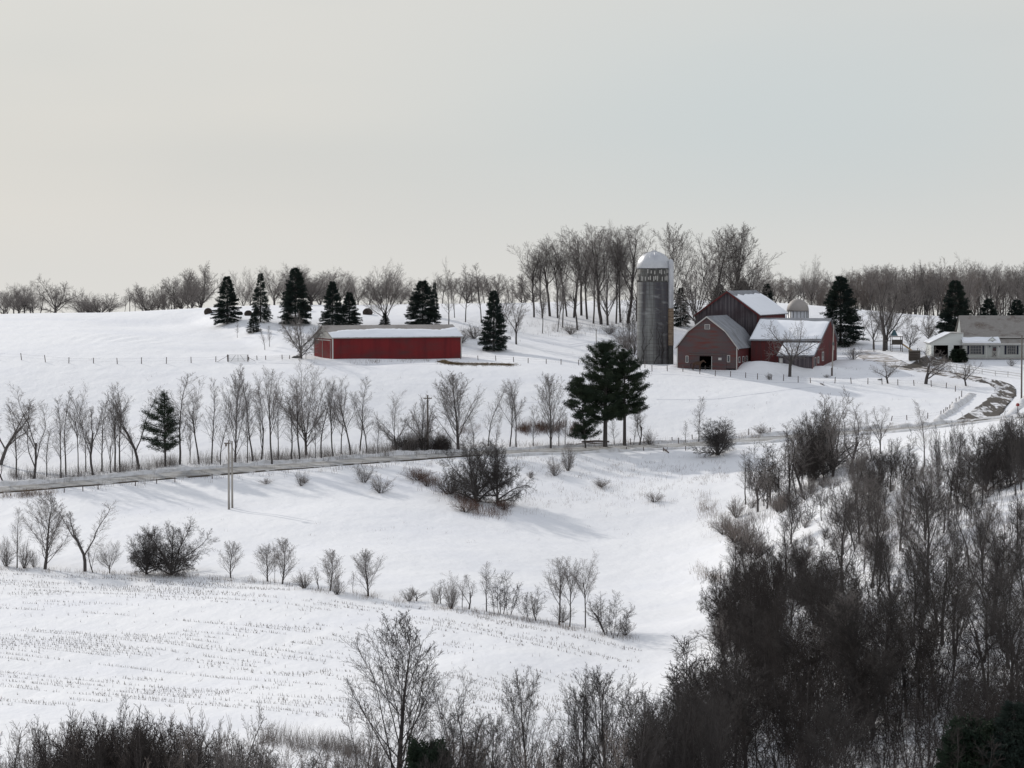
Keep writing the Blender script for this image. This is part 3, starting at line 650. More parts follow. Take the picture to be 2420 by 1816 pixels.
roof_plane(rf, (gr_, gfy - .3, gpk + .12), (gr_, gfy + 6.9, gpk + .12), (gp, gfy + 6.9, gpk + .16), (gp, gfy - .3, gpk + .16), .1)
groof = part('garage_roof', rf, 'trim', hs)
slab('snow_cover', groof, (gl - .35, gfy - .25, ge - .05), (gl - .35, gfy + 6.8, ge - .05), (gp, gfy + 6.8, gpk + .14), (gp, gfy - .25, gpk + .14), t=.12, n=20)

# ------------------------------------------------------------------ trees: generators
def unit(v): return v / (np.linalg.norm(v) + 1e-9)
class Tree:
    def __init__(s, seed): s.r = random.Random(seed); s.br = []
    def perp(s, d, ang, az=None):
        r = s.r; a = np.cross(d, [0, 0, 1.0]); a = unit(a) if np.linalg.norm(a) > 1e-3 else np.array([1.0, 0, 0]); b = np.cross(d, a)
        t = r.uniform(0, 2 * math.pi) if az is None else az
        return unit(d * math.cos(ang) + (a * math.cos(t) + b * math.sin(t)) * math.sin(ang))
    def grow(s, p, d, L, r0, lev, K):
        r = s.r; k = K[lev]; n = k['n']; pts = [p]; rad = [r0]; ds = []
        for i in range(n):
            d = unit(d + np.array([r.gauss(0, 1), r.gauss(0, 1), r.gauss(0, .6)]) * k['wob'] + np.array([0, 0, k['up']]))
            p = p + d * L / n; pts.append(p); ds.append(d); rad.append(max(k['tip'], r0 * (1 - (1 - k.get('end', .25)) * (i + 1) / n)))
        s.br.append((np.array(pts), np.array(rad), lev))
        if lev + 1 >= len(K): return
        c = K[lev + 1]; m = c['m'] if isinstance(c['m'], int) else r.randint(*c['m']); ph = r.uniform(0, 6.28)
        for j in range(m):
            t = c['t0'] + (c.get('t1', 1) - c['t0']) * ((j + r.random()) / m); q = t * n; i = min(n - 1, int(q)); f = q - i
            bp = pts[i] * (1 - f) + pts[i + 1] * f; br = rad[i] * (1 - f) + rad[i + 1] * f
            ang = R(r.uniform(*c['ang'])) * (c.get('angtop', 1) * t + (1 - t)); az = ph + j * 2.4 + r.uniform(-.5, .5)
            ll = L * r.uniform(*c['len']) * (1 - c.get('sh', .5) * (t - c['t0']) / max(.01, 1 - c['t0']))
            dd = s.perp(ds[i], ang, az)
            if 'env' in c:
                zc, rx, rz = c['env']; q0 = np.array([bp[0] / rx, bp[1] / rx, (bp[2] - zc) / rz]); dq = np.array([dd[0] / rx, dd[1] / rx, dd[2] / rz])
                A_, B_, C_ = dq @ dq, 2 * q0 @ dq, q0 @ q0 - 1; disc = B_ * B_ - 4 * A_ * C_
                ll = max(1.0, (-B_ + math.sqrt(max(0, disc))) / (2 * A_)) * r.uniform(.72, .90)
            s.grow(bp, dd, ll, max(c['tip'], br * c.get('rr', .55)), lev + 1, K)
def tubes(brs, sides):
    """all branches as tapered tubes in one array mesh (quads)"""
    Vs = []; Fs = []; off = 0; k = sides; groups = {}; th = np.arange(k) * 2 * math.pi / k
    for pts, rad, lev in brs: groups.setdefault(len(pts), []).append((pts, rad))
    for n, l in groups.items():
        Pt = np.stack([q[0] for q in l]); Rd_ = np.stack([q[1] for q in l]); B = len(l)
        d = np.gradient(Pt, axis=1); d /= np.linalg.norm(d, axis=2)[..., None] + 1e-9
        ref = np.where(np.abs(d[:, :1, 2:3]) < .85, np.array([0, 0, 1.0]), np.array([1.0, .2, 0])) * np.ones_like(d)
        a = np.cross(d, ref); a /= np.linalg.norm(a, axis=2)[..., None] + 1e-9; b = np.cross(d, a)
        v = Pt[:, :, None] + (a[:, :, None] * np.cos(th)[:, None] + b[:, :, None] * np.sin(th)[:, None]) * Rd_[:, :, None, None]
        i = np.arange(n - 1)[:, None] * k; j = np.arange(k)[None]
        f = np.stack([i + j, i + (j + 1) % k, i + k + (j + 1) % k, i + k + j], -1).reshape(1, -1, 4) + (np.arange(B) * n * k)[:, None, None]
        Vs.append(v.reshape(-1, 3)); Fs.append(f.reshape(-1, 4) + off); off += B * n * k
    return np.concatenate(Vs), np.concatenate(Fs)
TW = 0.011
def K_vase(r): return [dict(n=5, wob=.03, up=.02, tip=.1, end=.75),
    dict(n=9, wob=.06, up=.022, tip=.014, m=(9, 13), t0=.4, ang=(4, 50), len=(2.6, 3.7), rr=.38, env=(5.7, r.uniform(3.0, 3.7), 4.6)),
    dict(n=5, wob=.09, up=.03, tip=.009, m=(15, 19), t0=.14, ang=(18, 46), len=(.22, .40), sh=.35, rr=.32),
    dict(n=3, wob=.1, up=.03, tip=.0062, m=(8, 10), t0=.1, ang=(18, 45), len=(.3, .5), sh=.3, rr=.5),
    dict(n=2, wob=.1, up=.02, tip=.0045, m=5, t0=.15, ang=(20, 45), len=(.35, .6), sh=.3, rr=.6)]
def K_slender(r): return [dict(n=12, wob=.04, up=.02, tip=.02, end=.08),
    dict(n=5, wob=.09, up=.08, tip=.011, m=(26, 34), t0=.24, ang=(28, 58), len=(.16, .30), sh=.66, rr=.32, angtop=.55),
    dict(n=3, wob=.11, up=.05, tip=.0062, m=(8, 10), t0=.15, ang=(22, 48), len=(.3, .5), sh=.3, rr=.5),
    dict(n=2, wob=.12, up=.03, tip=.0045, m=(6, 8), t0=.12, ang=(22, 50), len=(.35, .6), sh=.3, rr=.6)]
def K_fork(r): return [dict(n=6, wob=.07, up=.03, tip=.1, end=.7),
    dict(n=11, wob=.09, up=.05, tip=.012, m=(3, 5), t0=.3, ang=(8, 28), len=(1.3, 2.0), rr=.55, env=(5.5, r.uniform(1.9, 2.7), 4.9)),
    dict(n=5, wob=.11, up=.07, tip=.010, m=(18, 23), t0=.15, ang=(26, 55), len=(.15, .30), sh=.35, rr=.32),
    dict(n=3, wob=.12, up=.03, tip=.0062, m=(8, 10), t0=.12, ang=(22, 50), len=(.32, .5), sh=.3, rr=.5),
    dict(n=2, wob=.12, up=.02, tip=.0045, m=5, t0=.15, ang=(22, 50), len=(.35, .6), sh=.3, rr=.6)]
def K_maple(r): return [dict(n=12, wob=.035, up=.03, tip=.012, end=.06),
    dict(n=8, wob=.06, up=.05, tip=.010, m=(27, 33), t0=.10, t1=.95, ang=(14, 38), len=(1, 2), rr=.30, env=(5.4, r.uniform(2.7, 3.3), 5.0)),
    dict(n=4, wob=.08, up=.04, tip=.008, m=(10, 13), t0=.12, ang=(16, 42), len=(.22, .36), sh=.35, rr=.34),
    dict(n=3, wob=.1, up=.02, tip=.006, m=(7, 9), t0=.1, ang=(18, 45), len=(.3, .5), sh=.35, rr=.5),
    dict(n=2, wob=.1, up=.02, tip=.0045, m=4, t0=.15, ang=(20, 45), len=(.35, .6), sh=.3, rr=.6)]
def K_tangle(r): return [dict(n=3, wob=.06, up=.0, tip=.1, end=.8),
    dict(n=8, wob=.12, up=.0, tip=.018, m=(13, 16), t0=.1, ang=(6, 88), len=(2.3, 3.3), rr=.48, env=(2.4, r.uniform(4.2, 4.8), 3.6)),
    dict(n=5, wob=.14, up=.02, tip=.010, m=(17, 20), t0=.1, ang=(24, 60), len=(.24, .42), sh=.3, rr=.36),
    dict(n=3, wob=.15, up=.01, tip=.008, m=(9, 11), t0=.1, ang=(24, 60), len=(.32, .5), sh=.3, rr=.5),
    dict(n=2, wob=.15, up=.01, tip=.006, m=7, t0=.12, ang=(24, 60), len=(.35, .6), sh=.3, rr=.6)]
def K_tall(r): return [dict(n=7, wob=.04, up=.03, tip=.08, end=.62),
    dict(n=8, wob=.08, up=.035, tip=.012, m=(7, 10), t0=.5, ang=(6, 42), len=(1, 2), rr=.48, env=(6.9, r.uniform(2.1, 2.9), 3.6)),
    dict(n=5, wob=.10, up=.03, tip=.009, m=(13, 17), t0=.12, ang=(20, 48), len=(.22, .38), sh=.35, rr=.32),
    dict(n=3, wob=.11, up=.02, tip=.0062, m=(7, 9), t0=.1, ang=(20, 48), len=(.3, .5), sh=.3, rr=.5),
    dict(n=2, wob=.12, up=.02, tip=.0045, m=5, t0=.15, ang=(22, 50), len=(.35, .6), sh=.3, rr=.6)]
def K_spread(r): return [dict(n=3, wob=.05, up=.02, tip=.1, end=.8),
    dict(n=8, wob=.11, up=.02, tip=.018, m=(10, 13), t0=.3, ang=(10, 78), len=(2.3, 3.3), rr=.42, env=(3.7, r.uniform(3.6, 4.4), 3.4)),
    dict(n=5, wob=.13, up=.04, tip=.012, m=(13, 16), t0=.12, ang=(24, 55), len=(.24, .42), sh=.4, rr=.45),
    dict(n=3, wob=.14, up=.02, tip=.010, m=(8, 10), t0=.1, ang=(24, 55), len=(.32, .5), sh=.3, rr=.5),
    dict(n=2, wob=.14, up=.02, tip=.007, m=5, t0=.12, ang=(24, 55), len=(.35, .6), sh=.3, rr=.6)]
def K_apple(r): return [dict(n=4, wob=.05, up=.02, tip=.1, end=.8),
    dict(n=8, wob=.15, up=.03, tip=.025, m=(5, 6), t0=.45, ang=(22, 68), len=(1.5, 2.1), rr=.55, env=(3.3, 3.3, 2.9)),
    dict(n=5, wob=.12, up=.14, tip=.013, m=(11, 14), t0=.15, ang=(28, 65), len=(.28, .5), sh=.35, rr=.4),
    dict(n=3, wob=.13, up=.10, tip=.009, m=(7, 9), t0=.12, ang=(28, 60), len=(.32, .55), sh=.3, rr=.5),
    dict(n=2, wob=.13, up=.05, tip=.007, m=3, t0=.12, ang=(28, 60), len=(.32, .55), sh=.3, rr=.5)]
def K_shrub(r): return [dict(n=5, wob=.12, up=.03, tip=.012, end=.2),
    dict(n=3, wob=.14, up=.03, tip=.010, m=(8, 10), t0=.15, ang=(22, 50), len=(.32, .5), sh=.35, rr=.5),
    dict(n=2, wob=.14, up=.02, tip=.007, m=(6, 8), t0=.1, ang=(22, 50), len=(.35, .6), sh=.3, rr=.6)]
PROTO = {}
def make_proto(kind, i, bark='bark', twig='twig'):
    seed = sum(map(ord, kind)) * 31 + i; T = Tree(seed); r = T.r; up = np.array([0, 0, 1.0]); o = np.zeros(3)
    if kind == 'vase': T.grow(o - [0, 0, .4], up, 2.6, .17, 0, K_vase(r))
    elif kind == 'slender': T.grow(o - [0, 0, .4], unit(np.array([r.gauss(0, .03), 0, 1])), 10.4, .105, 0, K_slender(r))
    elif kind == 'fork': T.grow(o - [0, 0, .4], unit(np.array([r.gauss(0, .05), r.gauss(0, .05), 1])), 4.0, .13, 0, K_fork(r))
    elif kind == 'maple': T.grow(o - [0, 0, .4], unit(np.array([r.gauss(0, .03), 0, 1])), 9.6, .17, 0, K_maple(r))
    elif kind == 'tangle': T.grow(o - [0, 0, .4], up, 1.6, .20, 0, K_tangle(r))
    elif kind == 'tall': T.grow(o - [0, 0, .4], unit(np.array([r.gauss(0, .04), r.gauss(0, .04), 1])), 6.2, .12, 0, K_tall(r))
    elif kind == 'spread': T.grow(o - [0, 0, .4], up, 1.7, .20, 0, K_spread(r))
    elif kind == 'apple': T.grow(o - [0, 0, .3], up, 2.0, .20, 0, K_apple(r))
    elif kind == 'shrub':
        for k in range(r.randint(15, 20)):
            az = r.uniform(0, 6.28); t = r.uniform(.05, 1.0); d = unit(np.array([math.cos(az) * math.sin(t), math.sin(az) * math.sin(t), math.cos(t)]))
            T.grow(np.array([math.cos(az) * .12, math.sin(az) * .12, -.2]), d, r.uniform(2.2, 3.3), .045, 0, K_shrub(r))
    elif kind == 'thicket':
        for k in range(9):
            az = r.uniform(0, 6.28); t = abs(r.gauss(0, .22)); rr = r.uniform(.1, 1.3); d = unit(np.array([math.cos(az) * math.sin(t), math.sin(az) * math.sin(t), math.cos(t)]))
            T.grow(np.array([math.cos(az) * rr, math.sin(az) * rr, -.3]), d, r.uniform(4, 7.2), .036, 0,
                   [dict(n=8, wob=.07, up=.05, tip=.014, end=.15),
                    dict(n=4, wob=.12, up=.05, tip=.012, m=(12, 16), t0=.12, ang=(22, 50), len=(.18, .32), sh=.35, rr=.45),
                    dict(n=3, wob=.14, up=.02, tip=.010, m=(6, 8), t0=.1, ang=(22, 50), len=(.35, .55), sh=.3, rr=.5),
                    dict(n=2, wob=.14, up=.02, tip=.009, m=3, t0=.1, ang=(22, 50), len=(.35, .6), sh=.3, rr=.6)])
    cut = 1 if kind in ('shrub', 'thicket') else 2
    tr = [b for b in T.br if b[2] < cut]; cr_ = [b for b in T.br if b[2] >= cut]
    q_ = .78 if kind not in ('shrub', 'thicket', 'tangle', 'spread') else .9
    tr = [(a_, b_ * (q_ + .05), c_) for a_, b_, c_ in tr]; cr_ = [(a_, b_ * q_, c_) for a_, b_, c_ in cr_]
    Vt, Ft = tubes(tr, 6); Vc, Fc = tubes(cr_, 3)
    H = np.percentile(Vc[:, 2], 99.3); W = np.percentile(Vc[:, 0], 98) - np.percentile(Vc[:, 0], 2); cx = (np.percentile(Vc[:, 0], 98) + np.percentile(Vc[:, 0], 2)) / 2
    return (npmesh('trunk', Vt, Ft, M[bark], True), npmesh('crown', Vc, Fc, M[twig], False), H, W)
NP = dict(vase=6, slender=6, fork=6, tall=6, maple=5, tangle=3, spread=4, apple=3, shrub=4, thicket=4)
for kd, nn in NP.items():
    PROTO[kd] = [make_proto(kd, i, 'bark', {'spread': 'twig_dark', 'tangle': 'twig_mid', 'thicket': 'twig_dark', 'shrub': 'twig'}.get(kd, 'twig')) for i in range(nn)]
def variant(kind, twig, src):
    out = []
    for t, c, H, W in PROTO[src]:
        c2 = c.copy(); c2.materials[0] = M[twig]; out.append((t, c2, H, W))
    PROTO[kind] = out
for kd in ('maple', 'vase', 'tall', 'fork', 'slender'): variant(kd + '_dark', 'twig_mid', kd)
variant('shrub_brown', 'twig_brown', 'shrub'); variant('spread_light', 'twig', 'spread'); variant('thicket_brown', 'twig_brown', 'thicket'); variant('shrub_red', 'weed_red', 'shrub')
trng = random.Random(11)
NAMES = dict(tangle='tangled_tree', maple='bare_tree', tall='high_crowned_tree', vase='bare_tree', slender='slim_tree', fork='bare_tree', spread='bare_tree', apple='apple_tree', shrub='bush', thicket='thicket_tree',
             shrub_brown='bush', spread_light='bare_tree', thicket_brown='thicket_tree', shrub_red='bush')
for k_ in list(NAMES):
    if k_ in ('maple', 'vase', 'tall', 'fork', 'slender'): NAMES[k_ + '_dark'] = NAMES[k_]
def put_tree(kind, base, h, w_, label, group=None, name=None, cat=None, idx=None):
    pr = PROTO[kind]; t, c, H, Wp = pr[trng.randrange(len(pr)) if idx is None else idx % len(pr)]
    sz = h / H; sx = sz if not w_ else w_ / Wp; sx = min(max(sx, sz * .55), sz * (2.1 if kind[:5] in ('sprea', 'shrub', 'apple', 'tangl') else 1.7))
    nm = name or NAMES[kind]; ct = cat or ('bush' if nm == 'bush' else 'tree')
    root = thing(nm, label, ct, base, trng.uniform(0, 6.28), group); root.scale = (sx, sx, sz)
    root['_k'] = kind; link('trunk' if nm != 'bush' else 'stems', t, root); link('crown', c, root); return root
ORD = ['first', 'second', 'third', 'fourth', 'fifth', 'sixth', 'seventh', 'eighth', 'ninth', 'tenth', 'eleventh', 'twelfth', 'thirteenth', 'fourteenth', 'fifteenth', 'sixteenth', 'seventeenth', 'eighteenth', 'nineteenth', 'twentieth']
for tn, tt_ in (('twenty', 'thirtieth'), ('thirty', 'fortieth'), ('forty', 'fiftieth'), ('fifty', 'sixtieth'), ('sixty', 'seventieth')): ORD += [tn + '-' + o for o in ORD[:9]] + [tt_]
MASS = []
DESC = dict(tangle='dense tangled bare tree', maple='broad straight-trunked bare tree', tall='high-crowned bare tree', vase='fan-crowned bare tree', slender='slim straight bare tree', fork='forked crooked bare tree', spread='dark wide-crowned bare tree', apple='spreading gnarled bare tree',
            shrub='low leafless bush', thicket='many-stemmed bare tree', shrub_brown='brown leafless bush', spread_light='wide-crowned bare tree', thicket_brown='brown many-stemmed bare tree', shrub_red='rusty leafless bush')
for k_ in list(DESC):
    if k_ in ('maple', 'vase', 'tall', 'fork', 'slender'): DESC[k_ + '_dark'] = DESC[k_]
def row(items, place, group, Yfix=None):
    """items: (u, vbase, vtop, width px, kind[, Y]); labels count from the left inside the place"""
    items = sorted(items, key=lambda t: t[0])
    for i, it in enumerate(items):
        u, vb, vt, wpx, kind = it[:5]; Y = it[5] if len(it) > 5 else Yfix
        if Y is None: b = hit(u, vb)
        else:
            b = at(u, vb, Y); b[2] = ground(b[0], Y)
        h = at(u, vt, b[1])[2] - b[2]; wm = wpx * b[1] / F * (1.8 if 'grove' in group else 1.5 if 'sky' in group else 1.15 if 'road' in group else 1.1)
        put_tree(kind, b, h, wm, f'{DESC[kind]}, {ORD[i]} from left {place}', group)
# --- row above the road
rowA = [(1,1098,930,90,'fork'),(9,1143,1062,35,'fork'),(80,1132,914,95,'fork'),(143,1135,935,40,'slender'),(156,1123,918,50,'slender'),(185,1121,915,52,'tall'),(220,1123,930,45,'fork'),
        (240,1114,945,42,'slender'),(262,1121,950,40,'fork'),(272,1114,912,44,'tall'),(283,1115,905,48,'slender'),(312,1107,1010,24,'slender'),(329,1109,920,55,'fork'),(110,1126,1010,40,'slender'),(40,1128,960,45,'slender'),(203,1116,970,30,'slender')]
row(rowA, 'in the roadside row left of the lone evergreen', 'bare trees along the road')
rowB = [(425,1098,882,60,'slender'),(448,1094,985,30,'fork'),(471,1098,897,62,'tall'),(499,1095,893,40,'slender'),(521,1101,950,30,'slender')]
row(rowB, 'between the lone evergreen and the twin poles', 'bare trees along the road')
rowC = [(556,1096,880,60,'maple'),(585,1093,930,30,'slender'),(597,1093,860,48,'slender'),(617,1086,890,58,'fork'),(643,1097,872,55,'tall'),(657,1087,900,30,'slender'),(688,1090,935,45,'slender'),(708,1091,892,58,'tall'),
        (723,1077,850,105,'vase'),(745,1084,960,25,'slender'),(760,1084,900,42,'slender'),(787,1084,900,46,'tall'),(806,1073,905,38,'slender'),(829,1079,892,60,'tall'),(851,1065,892,45,'slender'),(866,1070,925,48,'slender'),
        (893,1074,985,30,'slender'),(936,1065,928,76,'vase'),(975,1066,1000,30,'shrub'),(1000,1063,938,75,'spread_light')]
row(rowC, 'between the twin poles and the crossarm pole', 'bare trees along the road')
rowD = [(1040,1062,1010,50,'shrub'),(1082,1066,881,95,'maple'),(1120,1060,980,28,'slender'),(1154,1060,903,46,'slender'),(1172,1059,975,24,'slender'),(1205,1063,897,44,'tall'),(1220,1059,914,40,'slender'),(1260,1059,960,26,'slender'),(1302,1060,884,58,'maple'),
        (1320,1058,960,24,'slender'),(1336,1058,975,22,'slender')]
row(rowD, 'between the crossarm pole and the tall pines', 'bare trees along the road')
rowE = [(1452,1054,985,26,'slender'),(1498,1053,985,30,'slender'),(1511,1053,940,55,'fork'),(1536,1052,1010,22,'shrub'),(1620,1047,995,20,'slender'),(1651,1045,937,32,'slender')]
row(rowE, 'on the roadside right of the tall pine trunks', 'bare trees along the road')
def one(u, vb, vt, wpx, kind, label, Y=None, name=None, cat=None, idx=None, group=None):
    if Y is None: b = hit(u, vb)
    else: b = at(u, vb, Y); b[2] = ground(b[0], Y)
    return put_tree(kind, b, at(u, vt, b[1])[2] - b[2], wpx * b[1] / F, label, group, name, cat, idx)
one(1696,1077,992,98,'tangle','dense round dark bush by the road right of the pines', name='bush', cat='bush', idx=1)
one(1803,1029,1000,36,'shrub_brown','small round tan bush on the field edge above the road')
# big dark tree and scrub below the road
one(1126,1186,1036,150,'tangle','broad dark tangled tree on the bank below the road, left trunk', idx=0)
one(1176,1190,1044,135,'tangle','leaning dark tangled tree on the bank below the road, right trunk', idx=2)
for u, vb, vt, wpx, kd, lb in [
    (1062,1168,1108,80,'shrub','low dark bush at the left foot of the tangled tree'),(860,1140,1095,60,'shrub','grey bush on the bank below the road, above the twin pole shadow'),(900,1165,1120,60,'shrub_brown','brown bush on the bank, just right of the grey one'),
    (985,1135,1105,60,'shrub_red','rusty bush on the bank left of the tangled tree'),(1010,1150,1118,50,'shrub_red','smaller rusty bush beside the tangled tree'),(712,1148,1112,34,'shrub','small bush on the bank below the left road'),
    (1312,1125,1078,44,'shrub_brown','upright brown bush on the bank below the pines'),(1342,1112,1050,34,'shrub','thin tall bush on the bank below the small pine'),(1422,1152,1130,40,'shrub_brown','compact dark brown bush alone in the middle of the bowl slope'),
    (1546,1188,1158,36,'shrub_brown','pale wispy bush low on the bowl slope'),(1254,1130,1112,20,'shrub_brown','tiny tuft bush right of the tangled tree'),(630,1144,1130,26,'shrub_brown','tiny brown bush on the bank under the left road'),
    (720,1142,1126,20,'shrub_brown','tiny dark tuft on the bank under the road'),(1190,1205,1180,60,'shrub_red','rusty undergrowth bush at the right foot of the tangled tree'),(1100,1210,1182,70,'shrub_red','rusty undergrowth bush at the foot of the tangled tree')]:
    one(u, vb, vt, wpx, kd, lb)
# --- lower hedgerow
rowH1 = [(15,1338,1270,30,'shrub'),(40,1343,1198,30,'slender'),(57,1344,1275,36,'shrub'),(80,1341,1300,24,'shrub'),(106,1346,1165,120,'maple'),(201,1352,1190,62,'fork'),(220,1354,1277,32,'fork'),(259,1355,1280,50,'vase'),(346,1357,1252,92,'tangle'),(405,1358,1236,140,'tangle')]
row(rowH1, 'in the lower hedgerow at left', 'trees of the lower hedgerow')
rowH2 = [(545,1366,1279,50,'maple'),(632,1374,1285,56,'maple'),(649,1378,1280,16,'slender'),(667,1381,1272,62,'maple'),(719,1390,1346,44,'shrub'),(753,1393,1334,32,'fork'),(780,1397,1299,50,'maple'),(797,1405,1355,34,'shrub'),(834,1401,1350,22,'slender'),(870,1410,1298,72,'maple'),
         (966,1422,1386,34,'shrub'),(984,1422,1390,26,'apple')]
row(rowH2, 'along the middle of the lower hedgerow', 'trees of the lower hedgerow')
rowH3 = [(1030,1426,1385,30,'shrub'),(1041,1427,1370,36,'fork'),(1066,1439,1368,36,'shrub'),(1092,1436,1355,30,'slender'),(1108,1441,1350,46,'fork'),(1150,1445,1330,40,'slender'),(1185,1452,1350,58,'thicket'),(1255,1462,1384,50,'thicket'),(1267,1468,1390,46,'fork'),(1321,1477,1317,60,'tall'),(1329,1471,1425,34,'shrub'),
         (1346,1482,1320,60,'tall'),(1383,1485,1310,64,'tall'),(1428,1494,1405,40,'fork'),(1449,1504,1396,84,'thicket'),(1478,1502,1465,34,'shrub')]
row(rowH3, 'in the right half of the lower hedgerow', 'trees of the lower hedgerow')
one(1707,1552,1452,104,'spread_light','fan-shaped bare tree standing at the left edge of the dark wood', idx=3)

# --- skyline beyond the crest
kk = ['vase', 'fork', 'spread_light', 'vase', 'slender', 'thicket_brown']
def sky_row(spec, place, kinds, Y=(548, 600)):
    it = []
    for (u0, u1, nn, t0, t1, wpx) in spec:
        for i in range(nn):
            f = (i + trng.uniform(.2, .8)) / nn; u = u0 + (u1 - u0) * f; vt = t0 + (t1 - t0) * f + trng.uniform(-7, 9)
            it.append((u, 748, vt, wpx * trng.uniform(.85, 1.2), trng.choice(kinds), trng.uniform(*Y)))
    row(it, place, 'bare trees on the skyline')
sky_row([(-10, 100, 9, 680, 676, 42), (128, 142, 1, 664, 664, 60)], 'on the far left skyline', ['spread_light', 'vase', 'fork'])
sky_row([(190, 262, 5, 692, 690, 45)], 'in the small skyline clump', ['shrub', 'spread_light', 'vase'])
sky_row([(285, 460, 13, 694, 642, 42), (470, 480, 1, 634, 634, 62)], 'on the skyline up to the first spruce', ['tall', 'vase', 'tall', 'spread_light'])
sky_row([(560, 600, 2, 640, 636, 40), (640, 830, 9, 634, 640, 74), (840, 1000, 7, 655, 652, 50)], 'on the skyline behind the spruces', ['vase', 'spread_light', 'vase'], (540, 585))
sky_row([(1010, 1270, 16, 650, 648, 42)], 'on the skyline behind the shed end', ['tall', 'slender', 'tall', 'spread_light'], (545, 590))
one(911,771,626,98,'vase','large round-crowned bare tree rising behind the middle of the red shed', idx=2)
one(1061,772,640,36,'slender','slim bare tree behind the right end of the shed roof')
one(1075,760,612,46,'fork','tall thin forked tree behind the right end of the shed', Y=505)
one(1100,770,625,44,'slender','tall slim tree behind and right of the shed end', Y=500)
one(1137,772,622,40,'slender','tall slim tree left of the lone spruce near the shed', Y=500)
one(1221,814,690,62,'fork','crooked leaning bare tree just right of the lone spruce')
one(1190,790,675,40,'fork','thin bare tree behind the lone spruce near the shed')
# the tall grove left of the silo
gi = [(1262,750,575,44,'tall'),(1282,752,590,36,'tall'),(1300,748,565,52,'tall'),(1318,752,560,44,'tall'),(1340,749,548,50,'tall'),(1356,751,560,40,'tall'),(1374,746,541,56,'tall'),(1388,755,556,46,'tall'),(1402,765,560,44,'tall'),
      (1421,767,534,66,'tall'),(1436,769,540,60,'vase'),(1456,765,552,50,'tall'),(1466,763,540,60,'tall'),(1484,764,534,70,'tall'),(1505,760,560,50,'vase'),(1330,775,640,30,'tall'),(1365,780,650,28,'tall'),(1318,785,670,26,'tall'),(1282,788,680,26,'tall')]
row(gi, 'in the tall grove left of the silo', 'tall grove left of the silo')
one(1587,740,530,92,'maple','fan-crowned bare tree rising right behind the silo dome', Y=505)
one(1645,760,590,70,'spread_light','bare tree between the silo and the barns', Y=500)
one(1690,745,545,110,'maple','tall dense bare tree behind the gable barn, left of the pair', Y=505, idx=1)
one(1730,745,533,125,'maple','tall dense bare tree behind the gable barn, right of the pair', Y=508, idx=3)
one(1765,745,590,70,'spread_light','smaller bare tree right behind the gable barn ridge', Y=512)
one(1488,800,660,46,'thicket','dark tangled tree leaning against the left of the silo', idx=1)
one(1498,838,765,60,'shrub','dark scrubby bush at the foot of the silo')
one(1478,822,775,50,'shrub','scrubby bush on the slope left of the silo')
# wood behind the farm, right
def grove(u0, u1, n_, base, t0, t1, wpx, kinds, Y, label, group):
    for i in range(n_):
        u = u0 + (u1 - u0) * (i + trng.random()) / n_; Yv = trng.uniform(*Y); kd = trng.choice(kinds)
        b = at(u, base, Yv); b[2] = ground(b[0], Yv); f = (u - u0) / (u1 - u0)
        h = at(u, t0 + (t1 - t0) * f + trng.uniform(-8, 16), Yv)[2] - b[2]
        MASS.append((put_tree(kd, b, h, wpx * trng.uniform(.8, 1.2) * Yv / F, label, group), kd, u, label))
grove(1800, 2060, 34, 748, 652, 640, 52, ['thicket_brown', 'tall', 'tall', 'vase'], (548, 610), 'in the wood behind the barns', 'wood behind the barns')
grove(2040, 2440, 62, 755, 632, 630, 56, ['thicket_brown', 'tall', 'tall', 'spread_light'], (548, 615), 'in the wood behind the farmhouse', 'wood behind the farmhouse')
one(1918,748,612,56,'vase','tall pale bare tree above the wood behind the small silo', Y=545)
one(2283,760,612,76,'vase','tall pale bare tree standing above the spruce by the house', Y=535)
one(2089,830,632,120,'fork','big many-limbed bare tree beside the playset', idx=2)
one(2096,828,650,90,'vase','bare tree growing close behind the playset')
one(2065,826,730,60,'fork','leaning bare tree left of the playset')
one(2150,828,740,62,'vase','small bare tree behind the brown box')
one(2195,810,740,60,'spread_light','pale bare tree left of the house spruce')
one(2040,800,735,50,'slender','bare sapling right of the barnyard spruce')
one(1866,891,757,120,'apple','spreading gnarled bare tree in front of the saltbox barn', idx=0)
one(2098,906,854,52,'apple','leftmost of the three small fruit trees along the lane', idx=1)
one(2188,908,822,66,'apple','middle and largest of the three small fruit trees along the lane', idx=2)
one(2283,912,854,54,'apple','rightmost of the three small fruit trees along the lane', idx=1)
one(2015,850,815,48,'shrub','bare bush beside the right end of the saltbox barn')
one(2391,866,846,24,'shrub','small vase-shaped bush on the house lawn')
one(712,848,745,98,'spread_light','round bare tree in front of the left end of the red shed', idx=2)
one(626,827,775,22,'slender','thin sapling on the slope left of the shed'); one(637,820,770,20,'slender','second thin sapling on the slope nearer the shed')
one(561,798,760,14,'slender','tiny sapling on the snow below the first spruce')
one(1955,893,885,30,'shrub','tiny bush by the fence below the barn pole'); one(1818,897,880,16,'shrub','tiny bare bush by the fence left of the gnarled tree')
for u, vb, vt, wpx, lb in [(1085,745,700,40,'a'),(1120,800,765,50,'low scrub bush on the bank right of the shed'),(1085,815,775,50,'scrub bush close to the right end of the shed'),(1350,790,762,40,'scrub bush under the grove left of the silo'),(1440,790,762,40,'scrub bush at the right foot of the grove')][1:]:
    one(u, vb, vt, wpx, 'shrub', lb)

